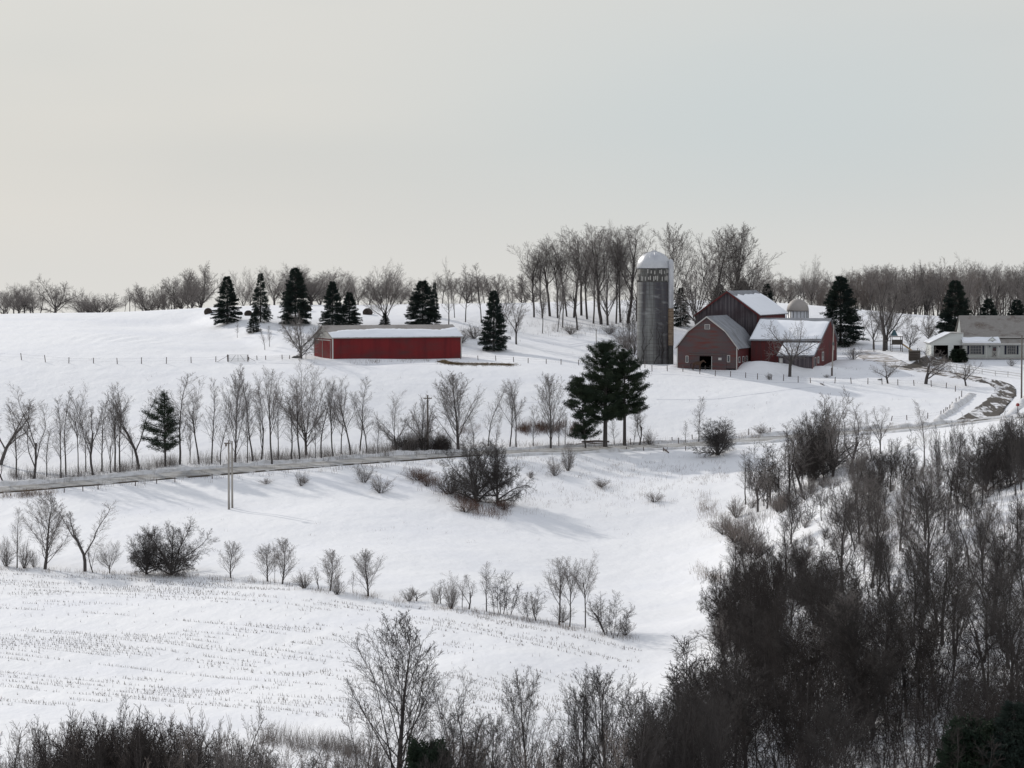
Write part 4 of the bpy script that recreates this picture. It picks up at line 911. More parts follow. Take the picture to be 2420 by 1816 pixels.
# ------------------------------------------------------------------ right-hand woods
def inpoly(x, y, P):
    c = False; j = len(P) - 1
    for i in range(len(P)):
        if (P[i][1] > y) != (P[j][1] > y) and x < (P[j][0] - P[i][0]) * (y - P[i][1]) / (P[j][1] - P[i][1]) + P[i][0]: c = not c
        j = i
    return c
def wood(P, n_, kinds, hm, label, group, wf=.6, md=1.6):
    us = [p[0] for p in P]; vs = [p[1] for p in P]; done = []; tries = 0
    while len(done) < n_ and tries < n_ * 60:
        tries += 1; u = trng.uniform(min(us), max(us)); v = trng.uniform(min(vs), max(vs))
        if not inpoly(u, v, P): continue
        b = hit(u, v)
        if any((b[0] - q[0]) ** 2 + (b[1] - q[1]) ** 2 < md * md for q in done): continue
        done.append(b); h = trng.uniform(*hm); kd = trng.choice(kinds)
        if kd.startswith('shrub'): h *= .35
        sh_ = kd.startswith('shrub'); MASS.append((put_tree(kd, b, h, h * wf * trng.uniform(.8, 1.2) * (1.6 if sh_ else 1), label, group[1] if sh_ else group[0]), kd, u, label))
wood([(1700,1215),(1830,1120),(1960,1085),(1990,1120),(1850,1190),(1730,1260)], 22, ['thicket', 'fork', 'slender', 'shrub_brown', 'slender'], (4.5, 7.5),
     'in the dark clump on the gully bank', ('clump on the gully bank', 'bushes on the gully bank'), .55, 1.3)
for a in [(1968,1128,930,120,'spread_light','tallest fan-crowned tree of the dark clump below the road'),(1925,1135,985,90,'tangle','dense dark tree left in the clump below the road'),(1945,1122,955,90,'tangle','many-stemmed tree in the middle of the clump below the road'),
          (2007,1121,955,56,'fork','crooked tree at the right side of the clump below the road'),(2061,1087,975,50,'fork','crooked thin tree on the crest of the near bank'),(2082,1072,962,54,'fork','forked tree on the crest of the near bank, beside the thin one'),
          (2038,1114,1045,56,'shrub','dark ball-shaped bush on the near bank crest'),(2184,1104,946,50,'slender','lone straight tree on the near bank above the wood'),(1864,1177,996,60,'slender','slim tree at the left of the dark clump'),
          (1840,1185,1075,44,'slender','thin sapling tree left of the dark clump'),(1822,1190,1070,46,'fork','leaning brown sapling at the left end of the gully bank'),
          (1896,1165,1010,56,'fork','thin forked tree left in the dark clump'),
          (2330,1163,1016,110,'tangle','dense dark round tree at the upper right'),(2388,1150,992,112,'tangle','dense dark tree at the right edge, beside the round one'),(2425,1130,978,110,'tangle','dense dark tree cut by the upper right edge'),(2360,1180,1040,70,'thicket','many-stemmed dark tree below the round trees at upper right'),
          (2254,1182,1060,52,'fork','thin tree on the snowy slope left of the round dark trees'),(2265,1165,1050,50,'slender','straight thin tree left of the round dark trees'),
          (1775,1320,1215,56,'spread_light','small bare tree on the snow at the gully mouth'),
          (2190,1430,1150,135,'maple_dark','large dark broad tree in the middle of the right-hand wood'),(1990,1400,1150,110,'maple_dark','tall fan-crowned tree on the left of the open slope'),(2060,1390,1150,90,'tall_dark','tall slim tree in the open part of the wood'),
          (2020,1650,1400,150,'maple','tall pale-barked tree in the lower right wood')]:
    one(*a[:5], a[5])
wood([(1690,1215),(1740,1240),(1800,1320),(1760,1340),(1712,1300)], 9, ['shrub_brown', 'shrub_brown', 'shrub'], (5, 8), 'at the mouth of the gully', ('', 'bushes at the gully mouth'), .6, 1.5)
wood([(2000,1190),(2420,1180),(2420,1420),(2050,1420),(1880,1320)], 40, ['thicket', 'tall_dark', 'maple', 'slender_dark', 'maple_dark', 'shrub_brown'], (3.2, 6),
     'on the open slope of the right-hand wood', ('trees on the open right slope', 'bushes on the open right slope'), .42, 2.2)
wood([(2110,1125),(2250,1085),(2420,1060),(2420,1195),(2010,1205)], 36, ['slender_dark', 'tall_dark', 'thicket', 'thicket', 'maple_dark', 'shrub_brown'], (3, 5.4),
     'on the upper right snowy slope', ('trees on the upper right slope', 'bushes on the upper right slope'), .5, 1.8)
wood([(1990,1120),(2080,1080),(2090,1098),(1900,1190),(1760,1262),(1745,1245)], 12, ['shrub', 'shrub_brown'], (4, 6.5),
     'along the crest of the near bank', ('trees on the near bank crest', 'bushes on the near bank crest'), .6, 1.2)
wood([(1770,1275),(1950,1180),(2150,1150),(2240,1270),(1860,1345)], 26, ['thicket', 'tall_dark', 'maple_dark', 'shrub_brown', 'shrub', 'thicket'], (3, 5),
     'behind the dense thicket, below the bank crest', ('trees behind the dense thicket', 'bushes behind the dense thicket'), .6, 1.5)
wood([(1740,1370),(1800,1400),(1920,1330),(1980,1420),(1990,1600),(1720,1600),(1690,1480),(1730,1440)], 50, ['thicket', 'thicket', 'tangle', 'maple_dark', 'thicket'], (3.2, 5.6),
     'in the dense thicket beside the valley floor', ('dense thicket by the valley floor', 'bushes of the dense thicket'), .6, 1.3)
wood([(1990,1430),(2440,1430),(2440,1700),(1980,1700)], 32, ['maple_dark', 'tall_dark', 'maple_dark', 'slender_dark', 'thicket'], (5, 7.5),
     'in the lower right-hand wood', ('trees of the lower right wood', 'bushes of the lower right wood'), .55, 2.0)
wood([(1540,1860),(1620,1700),(1720,1610),(1960,1600),(2440,1700),(2440,1960),(1540,1960)], 72, ['thicket', 'thicket', 'maple_dark', 'thicket'], (4.5, 7.2),
     'in the near wood at bottom right', ('near wood at bottom right', 'bushes of the near wood'), .6, 1.1)

# ------------------------------------------------------------------ foreground trees at the bottom edge
def fore(u, Y, vt, wpx, kind, label, idx=None, group=None, mass=False):
    b = at(u, 1830, Y); b[2] = ground(b[0], Y)
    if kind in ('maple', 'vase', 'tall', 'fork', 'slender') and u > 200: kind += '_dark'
    o = put_tree(kind, b, at(u, vt, Y)[2] - b[2], wpx * Y / F * (.9 if wpx > 200 else 1.25), label, group, idx=idx)
    if mass: MASS.append((o, kind, u, label))
for a in [(930,160,1452,208,'maple','tallest bare tree at the bottom edge, left of centre',0),(1093,158,1598,150,'vase','broad bare tree at the bottom edge right of the tallest one',1),(1040,156,1650,110,'fork','dark forked tree at the bottom edge between the two big crowns',1),
          (1242,160,1585,95,'maple','bare tree at the bottom edge below the hedgerow end',2),(1377,158,1590,85,'maple','bare tree at bottom centre, left of the tall fan-shaped one',4),(1430,157,1578,125,'maple','tall fan-shaped bare tree at the bottom edge near the wood',3),
          (22,155,1660,85,'fork','pale crooked bare tree in the bottom left corner',3),(552,156,1688,110,'spread_light','round bare tree at the bottom edge beside the dark brush',2),(1160,154,1690,80,'maple','smaller bare tree at the bottom edge between two fan crowns',2),
          (860,158,1680,110,'spread_light','low bare tree at the left foot of the tallest one',0),(1300,154,1680,90,'thicket','bushy bare tree at bottom centre',0),(1500,156,1650,110,'thicket','bushy dark tree where the wood meets the bottom edge',1)]:
    fore(*a)
def brush(u0, u1, n_, t0, t1, wpx, kinds, Y, label, group):
    for i in range(n_):
        u = u0 + (u1 - u0) * (i + trng.random()) / n_; Yv = trng.uniform(*Y); f = (u - u0) / (u1 - u0)
        fore(u, Yv, t0 + (t1 - t0) * f + trng.uniform(-10, 22), wpx * trng.uniform(.8, 1.2), trng.choice(kinds), label, None, group, True)
brush(140, 430, 42, 1728, 1715, 85, ['thicket', 'thicket_brown', 'spread'], (146, 160), 'in the dark brush at bottom left', 'dark brush at bottom left')
brush(200, 400, 12, 1700, 1690, 70, ['thicket'], (146, 156), 'in the thickest part of the bottom left brush', 'tallest of the dark brush')
brush(30, 150, 9, 1745, 1735, 60, ['thicket', 'shrub'], (150, 162), 'between the corner tree and the dark brush', 'thin brush at bottom left')
brush(430, 600, 14, 1725, 1745, 70, ['thicket', 'thicket_brown', 'shrub'], (148, 162), 'in the brush around the round bottom tree', 'brush around the round bottom tree')
brush(600, 900, 16, 1760, 1765, 60, ['thicket_brown', 'shrub', 'fork'], (150, 164), 'at the bottom edge left of the tallest tree', 'saplings at the bottom edge')
brush(980, 1520, 26, 1740, 1720, 70, ['thicket', 'thicket_brown', 'fork'], (146, 160), 'at the foot of the bottom centre trees', 'brush at bottom centre')
brush(1500, 1700, 9, 1650, 1600, 100, ['thicket', 'maple', 'vase'], (148, 165), 'on the left face of the near wood', 'left face of the bottom right wood')

cells = {}
for o, kd, u, lb in MASS: cells.setdefault((lb, kd.replace('_light', '').replace('_dark', '')), []).append((u, o, kd))
for (lb, kd), l in cells.items():
    for i, (u, o, k_) in enumerate(sorted(l, key=lambda t: t[0])): o['label'] = f'{DESC[kd]}, {ORD[i]} from left {lb}'
for o in bpy.data.objects:
    if '_k' in o: del o['_k']
# ------------------------------------------------------------------ conifers
def needles(P, D, L, Wd):
    """flat-ended slender blades at P along D with length L and width Wd, two crossed triangles each"""
    n_ = len(P); rnd = np.random.rand(n_, 3) - .5; a = np.cross(D, rnd); a /= np.linalg.norm(a, axis=1)[:, None] + 1e-9; b = np.cross(D, a)
    e = P + D * L[:, None]; w_ = Wd[:, None]
    V = np.stack([P - a * w_ * .5, P + a * w_ * .5, e, P - b * w_ * .5 + D * L[:, None] * .15, P + b * w_ * .5 + D * L[:, None] * .15, e + b * w_ * .2], 1).reshape(-1, 3)
    i = np.arange(n_)[:, None] * 6; return V, np.concatenate([i + [[0, 1, 2]], i + [[3, 4, 5]]])
def make_spruce(seed, H=9.0, Rd=2.6, base=.05, dens=1.0, droop=.35, fill=1.0, m='needle_blue', pw=.85):
    r = np.random.RandomState(seed); tr = [(np.array([[0, 0, -.4], [0, 0, H * .5], [0, 0, H]]), np.array([.17, .10, .02]), 0)]; br = []; P = []; D = []
    z = base * H
    while z < H * .985:
        t = (z / H - base) / (1 - base); nb = int((5 + 3 * (1 - t)) * dens)
        for k in range(nb):
            az = r.uniform(0, 2 * np.pi); Lb = Rd * (1 - t) ** pw * r.uniform(.68, 1.12) + .18
            if t < .07: Lb *= .8
            o = np.array([np.cos(az), np.sin(az), 0]); n_ = 6; pts = []
            slope = r.uniform(.0, .25) + t * .7
            for i in range(n_ + 1):
                s = i / n_; pts.append(np.array([0, 0, z]) + o * Lb * s + np.array([0, 0, Lb * (slope * s - droop * (1 + .2 * r.rand()) * s * s + .12 * s ** 4)]))
            pts = np.array(pts); br.append((pts, np.linspace(.035, .008, n_ + 1) * (.4 + .6 * (1 - t)), 1))
            side = np.array([-o[1], o[0], 0]); cnt = int((Lb * 34 + 10) * fill)
            s = r.uniform(.12, 1, cnt) ** .8; q = s * n_; i = np.minimum(q.astype(int), n_ - 1); f = (q - i)[:, None]
            bp = pts[i] * (1 - f) + pts[i + 1] * f
            lat = r.uniform(-1, 1, cnt) * (.42 * Lb * (1 - s) + .10)
            bp = bp + side * lat[:, None] + o * (np.abs(lat) * .5)[:, None] + np.array([0, 0, 1]) * (r.uniform(-.16, .08, cnt) - .25 * np.abs(lat))[:, None]
            d = o * r.uniform(.3, 1, cnt)[:, None] + side * (np.sign(lat) * r.uniform(0, .8, cnt))[:, None] + np.array([0, 0, 1]) * r.uniform(-.65, .35, cnt)[:, None]
            d /= np.linalg.norm(d, axis=1)[:, None]; P.append(bp); D.append(d)
        z += H * r.uniform(.014, .024) * (.75 + .4 * (1 - t))
    P = np.concatenate(P); D = np.concatenate(D); V, Fa = needles(P, D, r.uniform(.2, .40, len(P)), r.uniform(.045, .085, len(P)))
    Vt, Ft = tubes(tr, 7); Vb, Fb = tubes(br, 3)
    return (npmesh('trunk', Vt, Ft, M['bark'], True), npmesh('branches', Vb, Fb, M['bark']), npmesh('foliage', V, Fa, M[m]), H, 2 * Rd)
SP_ = [make_spruce(1), make_spruce(2, Rd=2.9), make_spruce(3, Rd=2.2, fill=.75, dens=.8, droop=.5), make_spruce(4, Rd=2.7, pw=.7)]
def put_con(pr, base, h, w_, label, name='spruce', group=None):
    t, b, f, H, Wp = pr; root = thing(name, label, 'evergreen tree', base, trng.uniform(0, 6.28), group); root.scale = (w_ / Wp, w_ / Wp, h / H)
    link('trunk', t, root); link('branches', b, root); link('foliage', f, root); return root
def con(u, vb, vt, wpx, k, label, Y=None, name='spruce', group='dark spruces around the farm'):
    if Y is None: b = hit(u, vb)
    else: b = at(u, vb, Y); b[2] = ground(b[0], Y)
    return put_con(SP_[k] if isinstance(k, int) else k, b, at(u, vt, b[1])[2] - b[2], wpx * b[1] / F, label, name, group)
con(537,765,652,76,0,'leftmost dark spruce at the top of the snowy hill')
con(616,762,646,54,2,'thin sparse spruce second from left, above the shed')
con(698,768,634,82,3,'tall dark spruce third from left, left of the shed roof')
con(786,774,664,66,1,'dense spruce just behind the left end of the shed roof')
con(826,774,690,62,0,'shorter spruce touching the dense one behind the shed')
con(999,776,664,92,3,'broad dark spruce behind the right half of the shed roof')
con(1027,765,668,26,2,'thin young spruce peeking out behind the broad one', Y=505)
con(1167,831,686,76,0,'lone tapering spruce standing right of the shed')
con(599,786,741,38,2,'little spruce below the hill crest left of the shed')
con(910,772,742,32,2,'tiny spruce behind the middle of the shed roof')
con(1986,817,651,126,1,'large dark spruce behind the right end of the saltbox barn')
con(2257,812,664,100,3,'tall dark spruce behind the house garage', Y=478)
con(2335,800,705,86,1,'shorter spruce behind the middle of the house roof', Y=482)
con(2403,800,708,84,0,'spruce behind the house roof at the right edge', Y=484)
con(1609,745,680,50,2,'small dark evergreen between the silo and the gambrel barn', Y=505)
con(1812,745,670,54,1,'small dark evergreen behind the gable barn roof', Y=520)
con(1756,745,664,70,3,'dark evergreen at the foot of the tall trees behind the gable barn', Y=518)
con(1700,745,672,60,3,'dark evergreen behind the ridge of the gable barn, left one', Y=520)
dense = make_spruce(9, H=4, Rd=2.0, base=.0, pw=.28, fill=1.5, droop=.15, m='needle')
con(2265,856,829,42,dense,'dark clipped evergreen shrub in front of the garage', name='evergreen_shrub', group=None)
def fcon(u, Y, vt, wpx, pr, label):
    b = at(u, 1830, Y); b[2] = ground(b[0], Y); put_con(pr, b, at(u, vt, Y)[2] - b[2], wpx * Y / F, label, 'evergreen_tree')
fcon(1012, 152, 1785, 125, dense, 'dark bushy evergreen at the bottom edge right of the tallest tree')
fcon(2395, 140, 1655, 230, SP_[1], 'black evergreen in the bottom right corner')
fcon(2300, 142, 1735, 170, dense, 'low black evergreen left of the corner one')
# pines: open tiers with tufted ends
def make_pine(seed, H, trunk_r, tiers, base, m='pine', lean=0.0, dens=1.0, tuft=.42):
    r = np.random.RandomState(seed); tr = [(np.array([[0, 0, -.4], [lean * .3, 0, H * .35], [lean * .7, 0, H * .7], [lean, 0, H]]), np.array([trunk_r, trunk_r * .75, trunk_r * .45, .04]), 0)]; br = []; P = []; D = []
    zs = np.linspace(base, .985, tiers)
    for z in zs:
        nb = r.randint(5, 8)
        for k in range(nb):
            az = 2 * np.pi * (k + r.uniform(0, .8)) / nb; o = np.array([np.cos(az), np.sin(az), 0]); Lb = prof_pine(z, o[0], r) * r.uniform(.5, 1.12)
            z0 = H * (z + r.uniform(-.025, .025)); n_ = 7; up = r.uniform(.05, .75) + max(0, z - .75) * 1.0
            c = np.array([lean * z, 0, z0]); pts = [c + o * Lb * s + np.array([0, 0, Lb * (up * s - .18 * s * s + .20 * s ** 3)]) for s in np.linspace(0, 1, n_ + 1)]
            pts = np.array(pts) + r.normal(0, .04, (n_ + 1, 3)); br.append((pts, np.linspace(.06, .012, n_ + 1), 1))
            side = np.array([-o[1], o[0], 0])
            nt_ = int((Lb * 4.2 + 2) * dens)
            for j in range(nt_):
                s = .28 + .72 * (j + r.rand()) / nt_; q = s * n_; i = min(int(q), n_ - 1); f = q - i; bp = pts[i] * (1 - f) + pts[i + 1] * f
                sg = r.choice([-1, 1]); ll = Lb * r.uniform(.14, .34) * (1.25 - s); tip = bp + (side * sg * r.uniform(.4, 1) + o * .8 + np.array([0, 0, r.uniform(.0, .3)])) * ll
                br.append((np.array([bp, (bp + tip) / 2 + [0, 0, .03], tip]), np.array([.02, .012, .008]), 2))
                for e in (tip, (tip + bp) / 2, bp + np.array([0, 0, .1])):
                    n2 = int(22 * dens); pp = e + r.normal(0, .16, (n2, 3)) * [1.3, 1.3, .9]; dd = r.normal(0, 1, (n2, 3)) + o * .7 + np.array([0, 0, .5]); dd /= np.linalg.norm(dd, axis=1)[:, None]; P.append(pp); D.append(dd)
    P = np.concatenate(P); D = np.concatenate(D); V, Fa = needles(P, D, r.uniform(.14, .28, len(P)), r.uniform(.04, .075, len(P)))
    Vt, Ft = tubes(tr, 8); Vb, Fb = tubes(br, 3)
    return (npmesh('trunk', Vt, Ft, M['bark'], True), npmesh('branches', Vb, Fb, M['bark']), npmesh('foliage', V, Fa, M[m]), H)
def ppine(u, vb, vt, prof, seed, tiers, base, label, tr_, lean=0, dens=1.0, name='pine_tree', group=None, m='pine', Yoff=0):
    global prof_pine
    b = hit(u, vb); b[1] += Yoff; b[2] = ground(b[0], b[1]); H = at(u, vt, b[1])[2] - b[2]; k = b[1] / F
    def prof_pine(z, ox, r):
        zs = [p[0] for p in prof]; l = np.interp(z, zs, [p[1] for p in prof]); rr = np.interp(z, zs, [p[2] for p in prof]); return (l * (1 - ox) / 2 + rr * (1 + ox) / 2) * k
    pr = make_pine(seed, H, tr_, tiers, base, m, lean, dens)
    root = thing(name, label, 'evergreen tree', b, 0, group); link('trunk', pr[0], root); link('branches', pr[1], root); link('foliage', pr[2], root)
# profile: (height fraction, left reach px, right reach px)
ppine(1430,1057,816,[(.24,55,40),(.34,80,42),(.45,88,42),(.55,80,40),(.66,56,40),(.78,46,42),(.9,36,32),(1,12,10)],1,22,.24,'tallest dark pine by the road, left trunk of the pair',.36,.15,.86)
ppine(1476,1054,836,[(.28,20,48),(.4,30,62),(.52,34,74),(.62,34,66),(.74,34,50),(.88,30,36),(1,10,12)],2,17,.30,'slightly shorter dark pine by the road, right trunk of the pair',.28,0,.86)
ppine(1384,1060,898,[(.1,38,40),(.25,28,30),(.5,44,36),(.7,36,34),(.85,34,28),(1,8,8)],3,11,.16,'small pine at the left foot of the tall pine pair',.13,-.8,.85)
ppine(391,1103,932,[(.18,46,40),(.3,60,42),(.45,66,44),(.55,58,40),(.68,44,30),(.82,26,18),(1,6,6)],4,18,.2,'lone dark evergreen in the bare row above the road at left',.17,-.1,.5, m='needle')

# ------------------------------------------------------------------ undergrowth, weeds, stubble (uncountable)
def blades(name, pts, hh, rr, m, lean=.35, per=1):
    """thin upright stems as three-sided spikes"""
    P = np.repeat(np.asarray(pts), per, 0); n_ = len(P); P = P + np.random.normal(0, .08 if per > 1 else 0.0, P.shape) * [1, 1, 0]
    h = np.random.uniform(*hh, n_); r_ = np.random.uniform(*rr, n_); ln = np.random.normal(0, lean, (n_, 2)) * h[:, None]
    tip = P + np.column_stack([ln, h]); P = P - [0, 0, .08]
    V = np.empty((n_, 6, 3))
    for k in range(3):
        t = 2 * math.pi * k / 3 + .4; o = np.array([math.cos(t), math.sin(t), 0]); V[:, k] = P + o * r_[:, None]; V[:, 3 + k] = tip + o * (r_ * .35)[:, None]
    b = np.arange(n_)[:, None] * 6
    Fq = np.concatenate([b + [[0, 1, 4, 3]], b + [[1, 2, 5, 4]], b + [[2, 0, 3, 5]]])
    o = link(name, npmesh(name, V.reshape(-1, 3), Fq, M[m])); o['kind'] = 'stuff'; return o
rs = np.random.RandomState(4)
def strip_pts(path, n_, spread_v, clump=True):
    """points scattered on the ground around a pixel polyline"""
    pa = np.array(path, float); seg = np.linspace(0, len(pa) - 1, 400); U = np.interp(seg, range(len(pa)), pa[:, 0]); Vv = np.interp(seg, range(len(pa)), pa[:, 1]); out = []
    while len(out) < n_:
        i = rs.randint(400); u = U[i] + rs.normal(0, 4); v = Vv[i] + rs.normal(0, spread_v)
        if clump and vn2(np.array([u / 17.0]), np.array([v / 9.0 + 30]))[0] < rs.uniform(-.35, .25): continue
        p = hit(u, v); k = rs.randint(2, 7)
        for _ in range(k):
            x, y = p[0] + rs.normal(0, .35), p[1] + rs.normal(0, .4); out.append((x, y, ground(x, y)))
    return np.array(out)
def weeds(name, path, n_, sp, hh, m, label, per=1, rr=(.006, .014), lean=.3):
    o = blades(name, strip_pts(path, n_, sp), hh, rr, m, lean, per); o['label'] = label; o['category'] = 'plants'; return o
weeds('undergrowth', [(0,1128),(140,1132),(280,1115),(420,1098),(600,1090),(740,1084),(900,1072),(1010,1064)], 5200, 5, (.4, 1.7), 'twig', 'grey undergrowth at the feet of the roadside trees', rr=(.008, .016), lean=.25)
weeds('undergrowth', [(930,1062),(1000,1058),(1060,1060)], 2600, 6, (.6, 2.1), 'twig_dark', 'thick dark undergrowth around the crossarm pole', rr=(.01, .02), lean=.25)
weeds('dry_weeds', [(1020,1062),(1140,1058),(1300,1056),(1420,1054),(1640,1044),(1800,1032)], 1500, 4, (.3, .9), 'weed', 'dry weeds along the road verge beside the pines')
weeds('dry_weeds', [(1230,1018),(1300,1014),(1370,1018)], 1700, 6, (.4, 1.1), 'weed_red', 'strip of rusty weeds in the snow behind the pines', rr=(.012, .022))
weeds('dry_weeds', [(1090,1018),(1130,1015)], 300, 4, (.3, .8), 'weed_red', 'rusty weeds in the snow left of the pines')
weeds('dry_weeds', [(0,1160+16),(60,1172),(130,1165)], 900, 4, (.3, .9), 'weed', 'weeds on the verge under the road at far left')
weeds('dry_weeds', [(150,1158),(400,1135),(640,1120),(860,1104),(1050,1090)], 900, 5, (.2, .7), 'weed', 'sparse weeds on the bank along the lower road edge')
weeds('dry_weeds', [(960,1115),(1060,1165),(1130,1205),(1200,1210)], 2600, 10, (.3, 1.1), 'weed_red', 'rusty weeds around the tangled tree on the bank')
weeds('dry_weeds', [(1200,1090),(1320,1105),(1480,1110),(1600,1115),(1720,1120)], 1300, 16, (.15, .6), 'weed', 'sparse weeds on the upper slope of the bowl')
weeds('dry_weeds', [(1230,1190),(1420,1160),(1560,1170),(1700,1150)], 1100, 20, (.15, .55), 'weed', 'sparse weeds low on the slope of the bowl')
weeds('dry_weeds', [(1655,1200),(1700,1230),(1760,1300)], 900, 16, (.3, .9), 'weed', 'dry weeds at the left edge of the gully')
weeds('dry_weeds', [(1640,1350),(1700,1370),(1740,1372)], 500, 6, (.3, .9), 'weed', 'dry weeds on the valley floor beside the dark wood')
weeds('dry_weeds', [(830,857),(900,856),(1050,853)], 350, 2.0, (.2, .6), 'weed', 'dry weeds against the front of the red shed')
weeds('dry_weeds', [(0,1345),(200,1356),(400,1362),(620,1378),(870,1412),(1100,1445),(1300,1478),(1500,1512)], 2600, 3, (.15, .6), 'weed', 'dry weeds along the foot of the lower hedgerow')
weeds('dry_weeds', [(1760,1030),(2000,1015),(2200,1008),(2300,1000)], 900, 5, (.2, .6), 'weed', 'dry weeds along the right part of the road')
for q_ in ([(100,900),(400,930),(800,900),(1100,930)],[(1600,930),(1800,960),(2000,960),(2200,950)],[(300,1220),(700,1260),(1100,1290),(1500,1260)],[(1150,800),(1300,830),(1450,830)],[(1900,850),(2050,880),(2300,880)]):
    weeds('dry_weeds', q_, 160, 26, (.08, .35), 'weed', 'scattered dry stems poking through the open snow')
weeds('undergrowth', [(1720,1250),(1850,1200),(2000,1150),(2100,1100)], 1800, 15, (.3, 1.2), 'twig', 'brushy undergrowth along the crest of the near bank', rr=(.008, .016))
weeds('undergrowth', [(1950,1250),(2150,1250),(2400,1300)], 3600, 60, (.4, 1.8), 'twig', 'brushy undergrowth on the snowy slope of the right-hand wood', rr=(.008, .016))
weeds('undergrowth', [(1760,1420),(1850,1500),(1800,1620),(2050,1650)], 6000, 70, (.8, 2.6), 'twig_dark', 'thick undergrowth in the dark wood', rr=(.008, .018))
weeds('undergrowth', [(1100,790),(1250,775),(1450,780)], 900, 9, (.3, 1.1), 'twig', 'thin undergrowth on the bank below the grove', rr=(.008, .014))
weeds('dry_weeds', [(620,1755),(760,1770),(850,1790)], 1500, 8, (.4, 1.5), 'twig', 'weedy brush along the bottom left edge of the stubble field', rr=(.006, .012))
# corn stubble in rows
hedge = np.array([(0,1345),(201,1354),(402,1361),(545,1369),(667,1384),(780,1400),(870,1413),(984,1427),(1108,1444),(1185,1455),(1266,1470),(1346,1485),(1449,1506),(1560,1545)], float)
low = np.array([(-50,1668),(150,1668),(420,1672),(560,1680),(690,1692),(820,1712),(1000,1745),(1200,1760),(1320,1700),(1420,1640),(1520,1560),(1560,1550)], float)
hw_ = np.array([hit(u, v)[:2] for u, v in hedge]); pf = np.polyfit(hw_[:, 0], hw_[:, 1], 3)
pts = []
for k in range(1, 122):
    xs = np.arange(-68, 32, .17) + rs.uniform(-.1, .1); y = np.polyval(pf, xs) - k * .95
    xs = xs + rs.normal(0, .05, len(xs)); y = y + rs.normal(0, .025, len(xs)) + vn1(xs / 20, y / 20) * .5
    z = groundv(xs, y); u, v = proj(xs, y, z)
    dn = .75 * vn1(xs / 16 + 40, y / 3.4 + 11) + .55 * vn2(xs / 5 + 3, np.full(len(xs), k * 7.37)) + .5 * vn3(xs / 34, y / 10) + .95 * (rs.rand() - .62)
    ok = (v > np.interp(u, hedge[:, 0], hedge[:, 1]) + 9) & (v < np.interp(u, low[:, 0], low[:, 1])) & (u > -60) & (u < 1530) & (rs.rand(len(xs)) < np.clip((dn + .10) * 3.2, .012, .8))
    pts.append(np.column_stack([xs, y, z])[ok])
pts = np.concatenate(pts)
o = blades('corn_stubble', pts, (.08, .30), (.017, .036), 'stubble', .14); o['label'] = 'rows of cut corn stubble poking through snow'; o['category'] = 'stubble'
o = blades('corn_leaves', pts[rs.rand(len(pts)) < .35], (.06, .2), (.02, .05), 'stubble', 1.1); o['label'] = 'broken corn leaves lying among the stubble rows'; o['category'] = 'stubble'

# ------------------------------------------------------------------ poles
def pole(u, vb, vt, label, m='pole', r0=.15, arm=None, lean=0, name='utility_pole', Y=None, group=None):
    b = hit(u, vb) if Y is None else np.array([*at(u, vb, Y)[:2], ground(at(u, vb, Y)[0], Y)])
    H = at(u, vt, b[1])[2] - b[2]; t = thing(name, label, 'pole', b, 0, group)
    part('shaft', MB().tube([(0, 0, -.6), (lean * .5, 0, H * .5), (lean, 0, H)], [r0, r0 * .85, r0 * .7], 10), m, t, True)
    if arm:
        part('crossarm', MB().box(lean - arm, lean + arm, -r0 - .1, -r0 + .02, H - .55, H - .42), m, t)
        for k in (-1, -.55, .55, 1): part('insulator', MB().lathe([(.03, H - .42), (.05, H - .34), (.05, H - .28), (.02, H - .24)], 8, lean + k * (arm - .08), -r0 - .04), 'trim', t)
        br = MB().tube([(lean - arm * .6, -r0 - .05, H - .52), (lean, -r0 - .02, H - 1.1)], .02, 4).tube([(lean + arm * .6, -r0 - .05, H - .52), (lean, -r0 - .02, H - 1.1)], .02, 4); part('arm_brace', br, 'post', t)
    return t, H
t, H = pole(541, 1204, 1041, 'left one of the twin grey poles standing in the snow field', 'pole_grey', .15, group='twin poles')
part('bracket', MB().box(-.55, .2, -.24, -.13, H - .45, H - .3), 'pole', t); part('transformer', MB().lathe([(.12, H - .75), (.12, H - .3)], 10, -.3, -.3), 'pole', t)
pole(549, 1200, 1043, 'right one of the twin grey poles standing in the snow field', 'pole_grey', .14, group='twin poles')
pole(1011, 1064, 934, 'dark wooden pole with crossarm in the roadside row', 'pole', .16, arm=.62)
t, H = pole(1966, 889, 768, 'weathered pole in front of the saltbox barn', 'pole_grey', .12, lean=.3)
part('meter_box', MB().box(.0, .35, -.25, -.1, H * .6, H * .6 + .5), 'gate', t); part('guard', MB().box(-.14, .14, -.16, .16, 0, 1.3), 'post', t)
pole(2414, 943, 793, 'dark pole cut by the right edge beside the lane', 'pole', .14)
pole(1409, 858, 779, 'thin bare pole behind the tall pines', 'pole', .08)

